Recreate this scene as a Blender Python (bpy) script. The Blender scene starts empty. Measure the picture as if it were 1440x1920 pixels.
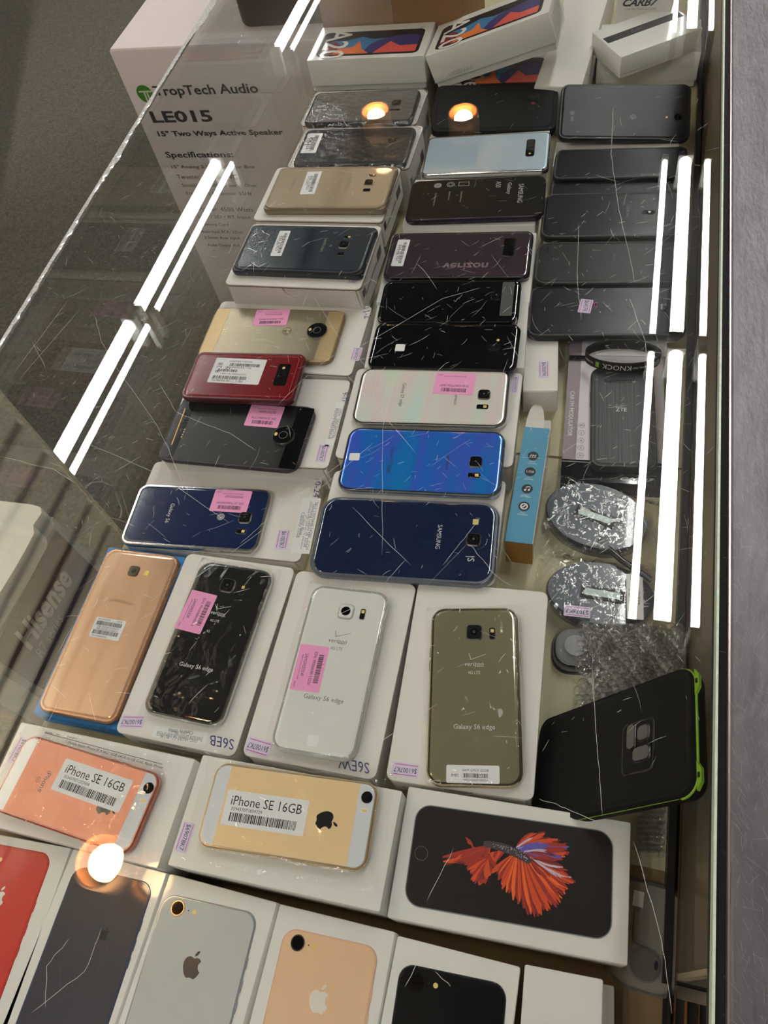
import bpy, math, random
import numpy as np
from mathutils import Matrix, Vector
random.seed(7)
PI = math.pi
S = bpy.context.scene
COL = S.collection
# ---------------------------------------------------------------- camera, world, exposure
CAM_H = 0.625          # camera height above the shelf (m)
FPX, CX, CY = 1442., 720., 960.
RC = np.array([[0.96204472, -0.10967937, 0.24988076],
               [0.22387453, 0.84081123, -0.49286577],
               [-0.15604534, 0.53010085, 0.83345242]])
cd = bpy.data.cameras.new('camera'); cam = bpy.data.objects.new('camera', cd); COL.objects.link(cam)
cd.sensor_fit = 'VERTICAL'; cd.sensor_height = 36.; cd.sensor_width = 27.; cd.lens = FPX / 1920. * 36.
cd.clip_start = 0.01; cd.clip_end = 60
M = Matrix.Identity(4)
for i in range(3):
    for j in range(3): M[i][j] = RC[i][j]
M[2][3] = CAM_H
cam.matrix_world = M
S.camera = cam
W = bpy.data.worlds.new('World'); S.world = W; W.use_nodes = True
W.node_tree.nodes['Background'].inputs[0].default_value = (0.80, 0.82, 0.80, 1)
W.node_tree.nodes['Background'].inputs[1].default_value = 0.05
S.view_settings.view_transform = 'Standard'; S.view_settings.look = 'None'
S.view_settings.exposure = 0.28; S.view_settings.gamma = 1.0; S.view_settings.use_curve_mapping = False
sp = bpy.data.lights.new('wall_washer', 'SPOT'); so = bpy.data.objects.new('wall_washer_lamp', sp); COL.objects.link(so)   # added spot without a fixture, brightens the slatwall for its mirror image
so.location = (-.95, -.55, 2.12); so.rotation_euler = (Vector((-1.68, .85, 1.6)) - so.location).to_track_quat('-Z', 'Y').to_euler()
sp.energy = 430; sp.spot_size = 1.15; sp.spot_blend = .6; sp.shadow_soft_size = .03; sp.color = (1., .95, .86)
TUBE_L, BULB_L = 34.0, 60.0
Z_CEIL, GZ, FLOOR_Z = 2.167, 0.246, -0.75
XF, XR = -0.452, 0.088      # front glass, rear track

# ---------------------------------------------------------------- geometry of the view
def ray(px, py): return RC @ np.array([(px - CX) / FPX, -(py - CY) / FPX, -1.])
def hit(p, z):
    r = ray(*p); t = (z - CAM_H) / r[2]; return np.array([0, 0, CAM_H]) + r * t
def hit_x(p, x):
    r = ray(*p); return np.array([0, 0, CAM_H]) + r * (x / r[0])
def hit_y(p, y):
    r = ray(*p); return np.array([0, 0, CAM_H]) + r * (y / r[1])
def frame(q, z, k=0):
    q = list(q[k:]) + list(q[:k])
    P = [hit(p, z) for p in q]; c = sum(P) / 4
    yv = (P[0] + P[1] - P[2] - P[3]) / 2; xv = (P[1] + P[2] - P[0] - P[3]) / 2
    a = math.atan2(xv[1], xv[0]); b = math.atan2(-yv[0], yv[1])
    while b - a > PI: b -= 2 * PI
    while a - b > PI: b += 2 * PI
    ang = (a + b) / 2 if math.hypot(*xv[:2]) > .6 * math.hypot(*yv[:2]) else .3 * a + .7 * b
    if math.hypot(*yv[:2]) < .6 * math.hypot(*xv[:2]): ang = .7 * a + .3 * b
    return c, ang, float(np.hypot(*xv[:2])), float(np.hypot(*yv[:2]))
def mat_from(c, ang, z):
    return Matrix.Translation((c[0], c[1], z)) @ Matrix.Rotation(ang, 4, 'Z')
def rodm(w):
    w = Vector(w); t = w.length
    return Matrix.Identity(4) if t < 1e-9 else Matrix.Rotation(t, 4, w / t)

# ---------------------------------------------------------------- materials
def srgb(v):
    v /= 255.; return v / 12.92 if v <= .04045 else ((v + .055) / 1.055) ** 2.4
def C(r, g, b): return (srgb(r), srgb(g), srgb(b), 1.)
_m = {}
def mat(name, col, rough=.5, metal=0., coat=0., var=.05, vs=60., bump=0., bs=400., emit=0., spec=.5, coatr=.03, stretch=None):
    if name in _m: return _m[name]
    m = bpy.data.materials.new(name); m.use_nodes = True; nt = m.node_tree; N = nt.nodes; L = nt.links
    b = N['Principled BSDF']
    b.inputs['Roughness'].default_value = rough; b.inputs['Metallic'].default_value = metal
    b.inputs['Coat Weight'].default_value = coat; b.inputs['Coat Roughness'].default_value = coatr
    b.inputs['Specular IOR Level'].default_value = spec
    tc = N.new('ShaderNodeTexCoord'); mp = N.new('ShaderNodeMapping'); L.new(tc.outputs['Object'], mp.inputs[0])
    if stretch: mp.inputs['Scale'].default_value = stretch
    n = N.new('ShaderNodeTexNoise'); n.inputs['Scale'].default_value = vs; n.inputs['Detail'].default_value = 4
    L.new(mp.outputs[0], n.inputs['Vector'])
    mx = N.new('ShaderNodeMix'); mx.data_type = 'RGBA'
    mx.inputs[6].default_value = tuple(max(0, c * (1 - var)) for c in col[:3]) + (1,)
    mx.inputs[7].default_value = tuple(min(1, c * (1 + var)) for c in col[:3]) + (1,)
    L.new(n.outputs[0], mx.inputs[0]); L.new(mx.outputs[2], b.inputs['Base Color'])
    if bump:
        n2 = N.new('ShaderNodeTexNoise'); n2.inputs['Scale'].default_value = bs; n2.inputs['Detail'].default_value = 5
        L.new(mp.outputs[0], n2.inputs['Vector'])
        bp = N.new('ShaderNodeBump'); bp.inputs['Strength'].default_value = bump; bp.inputs['Distance'].default_value = .001
        L.new(n2.outputs[0], bp.inputs['Height']); L.new(bp.outputs[0], b.inputs['Normal'])
    if emit:
        b.inputs['Emission Color'].default_value = col; b.inputs['Emission Strength'].default_value = emit
    _m[name] = m; return m
def glassy(name, f0, tint=(1, 1, 1), rough=0., haze=0., hazecol=(1, 1, 1), bump=0., bs=60., power=5.):
    if name in _m: return _m[name]
    m = bpy.data.materials.new(name); m.use_nodes = True; nt = m.node_tree; N = nt.nodes; L = nt.links
    N.remove(N['Principled BSDF']); out = N['Material Output']
    tr = N.new('ShaderNodeBsdfTransparent'); tr.inputs[0].default_value = (*tint, 1)
    gl = N.new('ShaderNodeBsdfGlossy'); gl.inputs['Roughness'].default_value = rough
    geo = N.new('ShaderNodeNewGeometry'); dp = N.new('ShaderNodeVectorMath'); dp.operation = 'DOT_PRODUCT'
    nrm = geo.outputs['Normal']
    if bump:
        tc = N.new('ShaderNodeTexCoord')
        n2 = N.new('ShaderNodeTexNoise'); n2.inputs['Scale'].default_value = bs; n2.inputs['Detail'].default_value = 3
        n2.inputs['Distortion'].default_value = 1.2
        L.new(tc.outputs['Object'], n2.inputs['Vector'])
        bp = N.new('ShaderNodeBump'); bp.inputs['Strength'].default_value = bump; bp.inputs['Distance'].default_value = .004
        L.new(n2.outputs[0], bp.inputs['Height']); L.new(bp.outputs[0], gl.inputs['Normal']); nrm = bp.outputs[0]
    L.new(geo.outputs['Incoming'], dp.inputs[0]); L.new(nrm, dp.inputs[1])
    def mth(op, a, b=None):
        x = N.new('ShaderNodeMath'); x.operation = op
        for i, v in enumerate((a, b)):
            if v is None: continue
            if isinstance(v, (int, float)): x.inputs[i].default_value = v
            else: L.new(v, x.inputs[i])
        return x.outputs[0]
    a = mth('ABSOLUTE', dp.outputs['Value']); o = mth('SUBTRACT', 1., a); pw = mth('POWER', o, power)
    f = mth('ADD', mth('MULTIPLY', pw, 1 - f0), f0)
    mx = N.new('ShaderNodeMixShader'); L.new(f, mx.inputs[0]); L.new(tr.outputs[0], mx.inputs[1]); L.new(gl.outputs[0], mx.inputs[2])
    last = mx
    if haze:
        df = N.new('ShaderNodeBsdfDiffuse'); df.inputs[0].default_value = (*hazecol, 1)
        m2 = N.new('ShaderNodeMixShader')
        if bump:
            rp = N.new('ShaderNodeMath'); rp.operation = 'MULTIPLY'; rp.inputs[1].default_value = haze * 2
            L.new(n2.outputs[0], rp.inputs[0]); L.new(rp.outputs[0], m2.inputs[0])
        else: m2.inputs[0].default_value = haze
        L.new(last.outputs[0], m2.inputs[1]); L.new(df.outputs[0], m2.inputs[2]); last = m2
    L.new(last.outputs[0], out.inputs[0])
    _m[name] = m; return m
def banded(name, cols, scale, rough=.12, coat=.6, metal=.3, axis=0):
    m = bpy.data.materials.new(name); m.use_nodes = True; N = m.node_tree.nodes; L = m.node_tree.links
    b = N['Principled BSDF']; b.inputs['Roughness'].default_value = rough; b.inputs['Coat Weight'].default_value = coat
    b.inputs['Metallic'].default_value = metal
    tc = N.new('ShaderNodeTexCoord'); mp = N.new('ShaderNodeMapping'); L.new(tc.outputs['Object'], mp.inputs[0])
    mp.inputs['Scale'].default_value = (1, 5, 1) if axis else (5, 1, 1)
    n = N.new('ShaderNodeTexNoise'); n.inputs['Scale'].default_value = scale; n.inputs['Detail'].default_value = 1.5
    L.new(mp.outputs[0], n.inputs['Vector'])
    r = N.new('ShaderNodeValToRGB'); L.new(n.outputs[0], r.inputs[0])
    els = r.color_ramp.elements
    for i, c in enumerate(cols):
        p = .3 + .4 * i / (len(cols) - 1)
        if i < 2: els[i].position = p; els[i].color = c
        else: e = els.new(p); e.color = c
    L.new(r.outputs[0], b.inputs['Base Color']); _m[name] = m; return m
WHITE = mat('white_card', C(222, 216, 210), .45, var=.03, bump=.05, vs=40)
GLOSSW = mat('white_gloss_card', C(224, 221, 215), .25, coat=.3, var=.02)
KRAFT = mat('kraft_board', C(128, 98, 66), .8, var=.35, vs=900)
KRAFTBOX = mat('kraft_carton', C(150, 112, 74), .75, var=.08, bump=.1)
BLACKG = mat('black_gloss', C(10, 11, 14), .07, coat=.6, var=.1)
BLACKM = mat('black_matte', C(18, 19, 22), .45, var=.15, bump=.1, bs=2500)
RUBBER = mat('black_rubber', C(13, 13, 13), .7, spec=.3, var=.15, bump=.2, bs=3000)
CHROME = mat('chrome', C(205, 205, 205), .15, metal=1., var=.03)
DCHROME = mat('dark_chrome', C(95, 97, 102), .2, metal=1., var=.05)
INK = mat('black_ink', C(30, 28, 30), .6)
GREYINK = mat('grey_ink', C(110, 108, 108), .6)
SILVERINK = mat('silver_ink', C(200, 200, 200), .3)
PINK = mat('pink_label', C(240, 158, 204), .55, var=.02)
LILAC = mat('lilac_label', C(212, 200, 226), .6, var=.02)
PAPER = mat('paper_label', C(226, 226, 226), .55, var=.02)
MAGENTA = mat('magenta_ink', C(196, 60, 140), .6)
BLUEINK = mat('blue_pen_ink', C(60, 62, 120), .6)
FLASH = mat('flash_lens', C(235, 205, 130), .2, coat=1.)
LENS = mat('camera_lens', C(8, 8, 10), .05, coat=1., var=.2)
FILM = glassy('clear_film', .03, rough=.05, haze=.006, hazecol=(.9, .9, .9), bump=.9, bs=26.)
FILMF = glassy('clear_film_fine', .07, rough=.05, haze=.012, hazecol=(.9, .9, .9), bump=.55, bs=55.)
GLASS = glassy('showcase_glass', .043, tint=(.975, .985, .98))
CLEARP = glassy('clear_plastic', .09, tint=(.9, .9, .88), rough=.08, haze=.12, hazecol=(.8, .78, .74))

# ---------------------------------------------------------------- objects
def setp(o, label=None, cat=None, group=None, kind=None):
    if label: o['label'] = label
    if cat: o['category'] = cat
    if group: o['group'] = group
    if kind: o['kind'] = kind
    return o
def thing(name, label, cat, mw, group=None, kind=None):
    o = bpy.data.objects.new(name, None); COL.objects.link(o); o.empty_display_size = .01
    o.matrix_world = mw; o['mwc'] = 1
    MW[o.name] = mw.copy(); del o['mwc']
    return setp(o, label, cat, group, kind)
MW = {}
_tc = {}
_fc = bpy.data.curves.new('font_curve', 'FONT'); _fo = bpy.data.objects.new('font_curve', _fc)
def glyphs(s, shear=0., bold=0.):
    key = (s, shear, bold)
    if key not in _tc:
        _fc.body = s; _fc.size = 1.; _fc.resolution_u = 2; _fc.shear = shear; _fc.offset = bold
        m = _fo.to_mesh()
        v = np.array([w.co[:2] for w in m.vertices]) if len(m.vertices) else np.zeros((0, 2))
        f = [tuple(p.vertices) for p in m.polygons]
        _fo.to_mesh_clear()
        if len(v):
            lo, hi = v.min(0), v.max(0); v = v - (lo + hi) / 2; sz = hi - lo
        else: sz = np.array([1., 1.])
        _tc[key] = (v, f, sz)
    return _tc[key]
class MB:
    def __init__(s): s.v = []; s.f = []; s.m = []; s.sm = []; s.mats = []; s.T = None
    def mi(s, m):
        if m not in s.mats: s.mats.append(m)
        return s.mats.index(m)
    def add(s, vs, fs, m, smooth=False, T=None):
        o = len(s.v); T = T or s.T
        if T is not None: vs = [tuple(T @ Vector(v)) for v in vs]
        s.v += [tuple(float(c) for c in v) for v in vs]; k = s.mi(m)
        for f in fs: s.f.append(tuple(i + o for i in f)); s.m.append(k); s.sm.append(smooth)
        return s
    def box(s, a, b, m, T=None):
        (x0, y0, z0), (x1, y1, z1) = a, b
        return s.add([(x0, y0, z0), (x1, y0, z0), (x1, y1, z0), (x0, y1, z0), (x0, y0, z1), (x1, y0, z1), (x1, y1, z1), (x0, y1, z1)],
                     [(3, 2, 1, 0), (4, 5, 6, 7), (0, 1, 5, 4), (1, 2, 6, 5), (2, 3, 7, 6), (3, 0, 4, 7)], m, False, T)
    def rings(s, R, m, cap0=True, cap1=True, smooth=True, T=None, capm=None):
        n = len(R[0]); vs = [p for r in R for p in r]; fs = []
        for k in range(len(R) - 1):
            for i in range(n):
                j = (i + 1) % n; fs.append((k * n + i, k * n + j, (k + 1) * n + j, (k + 1) * n + i))
        s.add(vs, fs, m, smooth, T)
        if cap0: s.add(R[0], [tuple(reversed(range(n)))], m, False, T)
        if cap1: s.add(R[-1], [tuple(range(n))], capm or m, False, T)
        return s
    def poly(s, pts, m, z=0., T=None):
        return s.add([(p[0], p[1], z) for p in pts], [tuple(range(len(pts)))], m, False, T)
    def disc(s, cx, cy, r, m, z=0., n=24, ry=None, T=None):
        ry = ry or r
        return s.poly([(cx + r * math.cos(2 * PI * i / n), cy + ry * math.sin(2 * PI * i / n)) for i in range(n)], m, z, T)
    def ring(s, cx, cy, r0, r1, m, z=0., n=28, T=None, ry=1.):
        vs = []; fs = []
        for i in range(n):
            c, d = math.cos(2 * PI * i / n), math.sin(2 * PI * i / n) * ry
            vs += [(cx + r0 * c, cy + r0 * d, z), (cx + r1 * c, cy + r1 * d, z)]
            j = (i + 1) % n; fs.append((2 * i, 2 * i + 1, 2 * j + 1, 2 * j))
        return s.add(vs, fs, m, False, T)
    def cyl(s, c, r, h, m, n=24, r1=None, T=None):
        r1 = r if r1 is None else r1
        R = [[(c[0] + q * math.cos(2 * PI * i / n), c[1] + q * math.sin(2 * PI * i / n), c[2] + z) for i in range(n)] for q, z in ((r, 0), (r1, h))]
        return s.rings(R, m, T=T)
    def tube(s, P, r, m, n=8, T=None):
        P = [Vector(p) for p in P]; R = []
        for i, p in enumerate(P):
            d = (P[min(i + 1, len(P) - 1)] - P[max(i - 1, 0)]).normalized()
            a = d.cross(Vector((0, 0, 1)));
            if a.length < .1: a = d.cross(Vector((0, 1, 0)))
            a.normalize(); b = d.cross(a)
            R.append([tuple(p + r * (math.cos(2 * PI * k / n) * a + math.sin(2 * PI * k / n) * b)) for k in range(n)])
        return s.rings(R, m, T=T)
    def line(s, a, b, w, m, z=0., T=None):
        ax, ay = a; bx, by = b; L = math.hypot(bx - ax, by - ay) or 1e-9; nx, ny = -(by - ay) / L * w / 2, (bx - ax) / L * w / 2
        return s.poly([(ax - nx, ay - ny), (bx - nx, by - ny), (bx + nx, by + ny), (ax + nx, ay + ny)], m, z, T)
    def text(s, t, cx, cy, width, m, z=0., rot=0., height=None, T=None, shear=0., flipy=False, bold=0., stroke=0):
        v, f, sz = glyphs(t, shear, bold)
        if not len(v): return s
        k = width / sz[0] if width else height / sz[1]; ky = k
        if width and height: ky = height / sz[1]
        c, d = math.cos(rot), math.sin(rot); vs = []
        for x, y in v:
            x *= k; y *= ky * (-1 if flipy else 1)
            vs.append((cx + c * x - d * y, cy + d * x + c * y, z))
        return s.add(vs, f, m, False, T)
    def barcode(s, cx, cy, w, h, m, z=0., n=46):
        x = -w / 2; u = w / (n * 2.05)
        while x < w / 2 - u:
            b = u * random.choice((1, 1, 1.6, 2.4))
            s.poly([(cx + x, cy - h / 2), (cx + min(x + b, w / 2), cy - h / 2), (cx + min(x + b, w / 2), cy + h / 2), (cx + x, cy + h / 2)], m, z)
            x += b + u * random.choice((1, 1, 1.7))
        return s
    def build(s, name, parent=None, label=None, cat=None, group=None, kind=None, mw=None):
        me = bpy.data.meshes.new(name); me.from_pydata(s.v, [], s.f)
        for m in s.mats: me.materials.append(m)
        me.polygons.foreach_set('material_index', s.m); me.polygons.foreach_set('use_smooth', s.sm); me.update()
        o = bpy.data.objects.new(name, me); COL.objects.link(o)
        if parent: o.parent = parent
        if mw is not None: o.matrix_world = mw; MW[o.name] = mw.copy()
        elif parent is None: MW[o.name] = Matrix.Identity(4)
        return setp(o, label, cat, group, kind)
def rr(w, l, r, n=6, z=0., cx=0., cy=0.):
    r = min(r, w / 2 - 1e-5, l / 2 - 1e-5); P = []
    for k, (sx, sy) in enumerate(((1, 1), (-1, 1), (-1, -1), (1, -1))):
        for i in range(n + 1):
            a = PI / 2 * k + PI / 2 * i / n
            P.append((cx + sx * (w / 2 - r) + r * math.cos(a), cy + sy * (l / 2 - r) + r * math.sin(a), z))
    return P
def slab(mb, w, l, h, r, m, prof, z0=0., n=6, cx=0., cy=0., capm=None, T=None):
    """prof: list of (inset, z as a fraction of h)"""
    return mb.rings([rr(w - 2 * i, l - 2 * i, max(r - i, .0006), n, z0 + z * h, cx, cy) for i, z in prof], m, T=T, capm=capm)
def loc(parentM, p, z):
    """pixel on the plane z (world) -> local coordinates of the parent"""
    return parentM.inverted() @ Vector(hit(p, z))
def local_frame(PM, q, z, k=0):
    c, a, w, l = frame(q, z, k); return PM.inverted() @ mat_from(c, a, z), w, l

# ---------------------------------------------------------------- labels and stickers
def sticker(parent, q, z, k, kind, data=(), name='label_sticker', label=None, lift=.00012, r=.0012):
    PM = MW[parent.name]
    F, w, l = local_frame(PM, q, z, k)
    F = F @ Matrix.Translation((0, 0, lift))
    base = {'price': LILAC, 'pink': PINK}.get(kind, PAPER)
    mb = MB(); mb.T = F
    slab(mb, w, l, .0001, r if kind != 'price' else .0003, base, [(0, 0), (0, 1)], n=3)
    s = mb.build(name, parent, label)
    p = MB(); p.T = F @ Matrix.Translation((0, 0, .00016))
    if kind == 'price':
        p.text(data[0], 0, 0, w * .86, INK, height=l * .42)
        for yy in (.36, -.36): p.line((-w * .45, l * yy), (w * .42, l * yy), l * .05, MAGENTA)
        if len(data) > 1: p.text(data[1], 0, l * .62, None, MAGENTA, height=l * .3)
    elif kind == 'pink':
        if l < w * 1.2:
            p.barcode(.0 * w, l * .30, w * .62, l * .17, INK, n=34)
            p.text(data[0], 0, l * .10, w * .72, INK, height=l * .10)
            p.text(data[1], -w * .05, -l * .20, w * .5, INK, height=l * .11)
            p.text('### Replacement Label', 0, -l * .33, w * .55, INK, height=l * .055)
            p.text('03/01', w * .38, -l * .38, w * .12, INK)
    elif kind == 'iphone':
        p.text('iPhone SE 16GB', .0, l * .22, w * .86, INK, height=l * .27)
        p.text(data[0], -w * .22, -l * .02, w * .38, INK)
        p.barcode(.0, -l * .25, w * .82, l * .25, INK, n=60)
    elif kind == 'imei':
        p.text(data[0], w * .05, l * .22, w * .5, INK, height=l * .13)
        p.text('IMEI', -w * .34, -l * .08, w * .13, INK)
        p.barcode(w * .05, -l * .08, w * .46, l * .24, INK, n=30)
        p.text(data[1], w * .05, -l * .33, w * .46, GREYINK)
    elif kind == 'j4':
        p.text('SM-J410G/DS', -w * .22, l * .40, w * .40, INK); p.text('16GB', w * .3, l * .41, w * .16, INK)
        p.barcode(0, l * .22, w * .84, l * .2, INK, n=44)
        p.text('IMEI: 355768101326574', 0, l * .05, w * .72, INK); p.text('IMEI: 355769101326572', 0, -l * .06, w * .72, INK)
        p.barcode(0, -l * .22, w * .86, l * .2, INK, n=44)
        p.text('S/N: R28M678208L', -w * .15, -l * .41, w * .5, INK)
    elif kind == 'strip':
        p.barcode(0, l * .17, w * .78, l * .25, INK, n=30)
        p.text(data[0], 0, -l * .1, w * .6, INK); p.text(data[1], -w * .1, -l * .28, w * .4, GREYINK)
    elif kind == 'sheet':
        p.text('ME I: 1178 9408670', w * .12, l * .40, w * .6, INK)
        p.barcode(w * .1, l * .28, w * .66, l * .13, INK, n=40)
        p.text('SOFTWARE: 001.008.1', w * .05, l * .13, w * .5, INK); p.barcode(w * .2, l * .0, w * .4, l * .1, INK, n=24)
        p.text('SKU: 4ADE000801300', 0, -l * .13, w * .5, INK); p.barcode(-w * .1, -l * .24, w * .6, l * .12, INK, n=36)
        p.text('MODEL: 00N04012', 0, -l * .38, w * .45, INK)
        p.text('8-28', w * .38, -l * .1, l * .4, BLUEINK, rot=-1.57); p.text('17', w * .2, -l * .1, l * .13, INK)
    elif kind == 'lines':
        for i, t in enumerate(data):
            p.text(t, 0, l * (.4 - .8 * (i + .5) / len(data)), w * .85 * min(1, len(t) / 24.), GREYINK)
    if p.v: p.build('print', s)
    return s
def price(parent, q, z, k=1, txt='$61007K7'): sticker(parent, q, z, k, 'price', (txt,), 'price_tag', 'lilac price tag with two magenta rules')

# ---------------------------------------------------------------- cartons
def carton(label, q, z, zb=0., kind='mailer', k=0, group=None, name='phone_box', wl=None, mats=None, cat='box', sidetext=None):
    group = group or {'mailer': 'white mailer boxes carrying phones', 'lidded': 'white lidded phone boxes', 'plain': 'plain boxes carrying phones'}[kind]
    c, a, w, l = frame(q, z, k)
    if wl: w, l = wl
    mw = mat_from(c, a, zb); h = z - zb
    t = thing(name, label, cat, mw, group)
    if kind == 'mailer':
        b = MB(); slab(b, w - .003, l - .003, h - .0032, .002, WHITE, [(0, 0), (0, 1)], n=2); b.build('tray', t)
        e = MB(); slab(e, w - .0012, l - .0012, .0016, .005, KRAFT, [(0, 0), (0, 1)], z0=h - .0032, n=4); e.build('board_edge', t, 'brown corrugated edge')
        d = MB(); slab(d, w, l, .0016, .006, WHITE, [(.0002, 0), (0, .3), (0, .7), (.0004, 1)], z0=h - .0016, n=4); d.build('lid', t)
        f = MB()                                                      # front tuck flap with a thumb notch
        y = -l / 2 + .0012; z1 = h - .0034; zn = h * .32 if h < .05 else h - .03
        r = .0105
        pts = [(-w / 2 + .006, z1), (-w / 2 + .004, zn)]
        pts += [(w / 2 - .004, zn), (w / 2 - .006, z1), (r, z1)] + [(r * math.cos(-PI * i / 8), z1 + r * math.sin(-PI * i / 8)) for i in range(1, 8)] + [(-r, z1)]
        pts = pts[::-1]
        n = len(pts)
        f.add([(p[0], y, p[1]) for p in pts] + [(p[0], y - .0012, p[1]) for p in pts],
              [tuple(range(n)), tuple(range(2 * n - 1, n - 1, -1))] + [(i, i + n, (i + 1) % n + n, (i + 1) % n) for i in range(n)], WHITE)
        f.build('front_flap', t)
    elif kind == 'lidded':
        b = MB(); slab(b, w - .0035, l - .0035, h - .004, .0012, GLOSSW, [(0, 0), (0, 1)], n=2); b.build('base_tray', t)
        d = MB()
        slab(d, w, l, h * .82, .0014, GLOSSW, [(0, 0), (0, .985), (.0005, 1)], z0=h * .18, n=3); d.build('lid', t)
    elif kind == 'plain':
        b = MB(); slab(b, w, l, h, .001, (mats or WHITE), [(0, 0), (0, .99), (.0004, 1)], n=2); b.build('carton_body', t)
        d = MB(); slab(d, w * .98, .004, .0006, .0005, (mats or WHITE), [(0, 0), (0, 1)], z0=h, cy=-l / 2 + .003, n=2); d.build('tuck_edge', t)
    if sidetext:
        p = MB(); T = Matrix.Translation((w / 2 - .0013 if kind == 'mailer' else w / 2 + .0001, 0, h / 2)) @ Matrix.Rotation(PI / 2, 4, 'Z') @ Matrix.Rotation(PI / 2, 4, 'X')
        p.T = T
        p.text(sidetext, -l * .1, -.002, l * .5, INK); p.barcode(l * .28, 0, l * .18, h * .3, INK, n=20); p.barcode(-l * .38, .004, l * .1, h * .25, INK, n=12)
        p.build('side_print', t)
    return t, mw, w, l, h

# ---------------------------------------------------------------- phones
P_FLAT = [(.0012, 0), (.0003, .15), (0, .3), (0, .7), (.0003, .85), (.0012, .97)]
def panelprof(kind):
    if kind == 'edge': return [(.0005, .45), (.0007, .72), (.0014, .9), (.0028, .975), (.0048, 1.)]
    if kind == 'soft': return [(.0004, .45), (.0006, .7), (.0014, .88), (.003, .97), (.005, 1.)]
    return [(.0016, .8), (.0018, .96), (.0024, 1.)]
def phone(label, q, z, k, frame_m, back_m, h=.0075, r=.010, kind='soft', wl=None, pose=None, name='smartphone', group=None, case=False, buttons=1):
    if pose is not None:
        w, l = wl; mw = Matrix.Translation(pose[:3]) @ rodm((pose[3], pose[4], 0)) @ rodm((0, 0, pose[5])) @ Matrix.Translation((0, 0, -h))
    else:
        c, a, w, l = frame(q, z, k)
        if wl: w, l = wl
        mw = mat_from(c, a, z - h)
    t = thing(name, label, 'phone', mw, group or 'phones laid out in the showcase')
    b = MB(); slab(b, w, l, h, r, frame_m, P_FLAT, n=7); b.build('frame', t)
    p = MB(); slab(p, w, l, h, r, back_m, panelprof(kind), n=7); p.build('back_panel', t)
    if buttons:
        for sx, y0, y1 in ((1, .16, .24), (-1, .12, .18), (-1, .20, .26)):
            u = MB(); u.box((sx * w / 2 - .0003 * (sx > 0) - .0004 * (sx < 0), l * y0, h * .38), (sx * w / 2 + .0004 * (sx > 0) + .0003 * (sx < 0), l * y1, h * .62), frame_m)
            u.build('side_button', t)
    t['_h'] = h; del t['_h']
    HH[t.name] = (mw, w, l, h, z)
    return t
HH = {}
def pos(t, p):
    mw, w, l, h, z = HH[t.name]
    if abs(mw[2][2]) < .9999:                               # tilted: intersect with its back plane
        o = mw @ Vector((0, 0, h)); n = mw.to_3x3() @ Vector((0, 0, 1)); r = Vector(ray(*p)); c = Vector((0, 0, CAM_H))
        v = mw.inverted() @ (c + r * ((o - c).dot(n) / r.dot(n))); return v.x, v.y
    v = loc(mw, p, z); return v.x, v.y
def print_on(t, items, name='lettering'):
    """items: (text, pixel, width m, height m or None, material, rot)"""
    mw, w, l, h, z = HH[t.name]; p = MB()
    for it in items:
        s, px, wd, hg, m = it[:5]; rot = it[5] if len(it) > 5 else 0; sh = it[6] if len(it) > 6 else 0
        x, y = pos(t, px); p.text(s, x, y, wd, m, z=h + .00012, rot=rot, height=hg, shear=sh)
    return p.build(name, t)
def cam_square(t, px, s=.0125, ring=CHROME, inner=BLACKG, r=.0035):
    mw, w, l, h, z = HH[t.name]; x, y = pos(t, px)
    b = MB(); slab(b, s, s, .0013, r, ring, [(-.0004, 0), (0, .5), (.0004, 1)], z0=h - .0001, cx=x, cy=y, n=5); o = b.build('camera_ring', t)
    i = MB(); slab(i, s - .0014, s - .0014, .0004, r - .0006, inner, [(0, 0), (.0002, 1)], z0=h + .0011, cx=x, cy=y, n=5)
    i.cyl((x, y, h + .0013), s * .27, .0004, LENS, 20, s * .24); i.ring(x, y, s * .27, s * .31, DCHROME, h + .00155); i.disc(x, y, s * .1, BLACKM, h + .00175, 12); i.build('camera_lens', o)
    return x, y
def flash_cell(t, px, sx=.004, sy=.0085, ring=CHROME, led=1):
    mw, w, l, h, z = HH[t.name]; x, y = pos(t, px)
    b = MB(); slab(b, sx + .0012, sy + .0012, .0005, .0016, ring, [(0, 0), (.0002, 1)], z0=h - .0001, cx=x, cy=y, n=4)
    slab(b, sx, sy, .0002, .0013, BLACKG, [(0, 0), (0, 1)], z0=h + .0004, cx=x, cy=y, n=4); o = b.build('sensor_window', t)
    f = MB()
    if sy > sx: f.box((x - sx * .32, y + sy * .08, h + .0006), (x + sx * .32, y + sy * .38, h + .0008), FLASH)
    else: f.box((x + sx * .08, y - sy * .3, h + .0006), (x + sx * .38, y + sy * .3, h + .0008), FLASH)
    if led: f.build('flash', o)
def round_part(t, px, r, m, name, hh=.0006, ring=None, inner=None):
    mw, w, l, h, z = HH[t.name]; x, y = pos(t, px)
    b = MB(); b.cyl((x, y, h - .0001), r, hh, ring or m, 24, r * .94); o = b.build(name, t)
    if ring:
        i = MB(); i.cyl((x, y, h + hh - .0002), r * .86, .0004, inner or m, 24, r * .84); i.disc(x, y, r * .35, LENS, h + hh + .00025, 16); i.build('glass_cover', o)
    return x, y
APPLE = [(0, .28), (-.12, .33), (-.22, .33), (-.33, .28), (-.40, .18), (-.43, .05), (-.41, -.10), (-.35, -.25), (-.27, -.38), (-.19, -.46), (-.12, -.48), (-.05, -.455),
         (.02, -.44), (.09, -.455), (.17, -.48), (.24, -.45), (.31, -.37), (.37, -.27), (.40, -.18), (.33, -.13), (.27, -.05), (.25, .05), (.28, .14), (.35, .21),
         (.28, .29), (.2, .325), (.11, .32), (.04, .29)]
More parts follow.
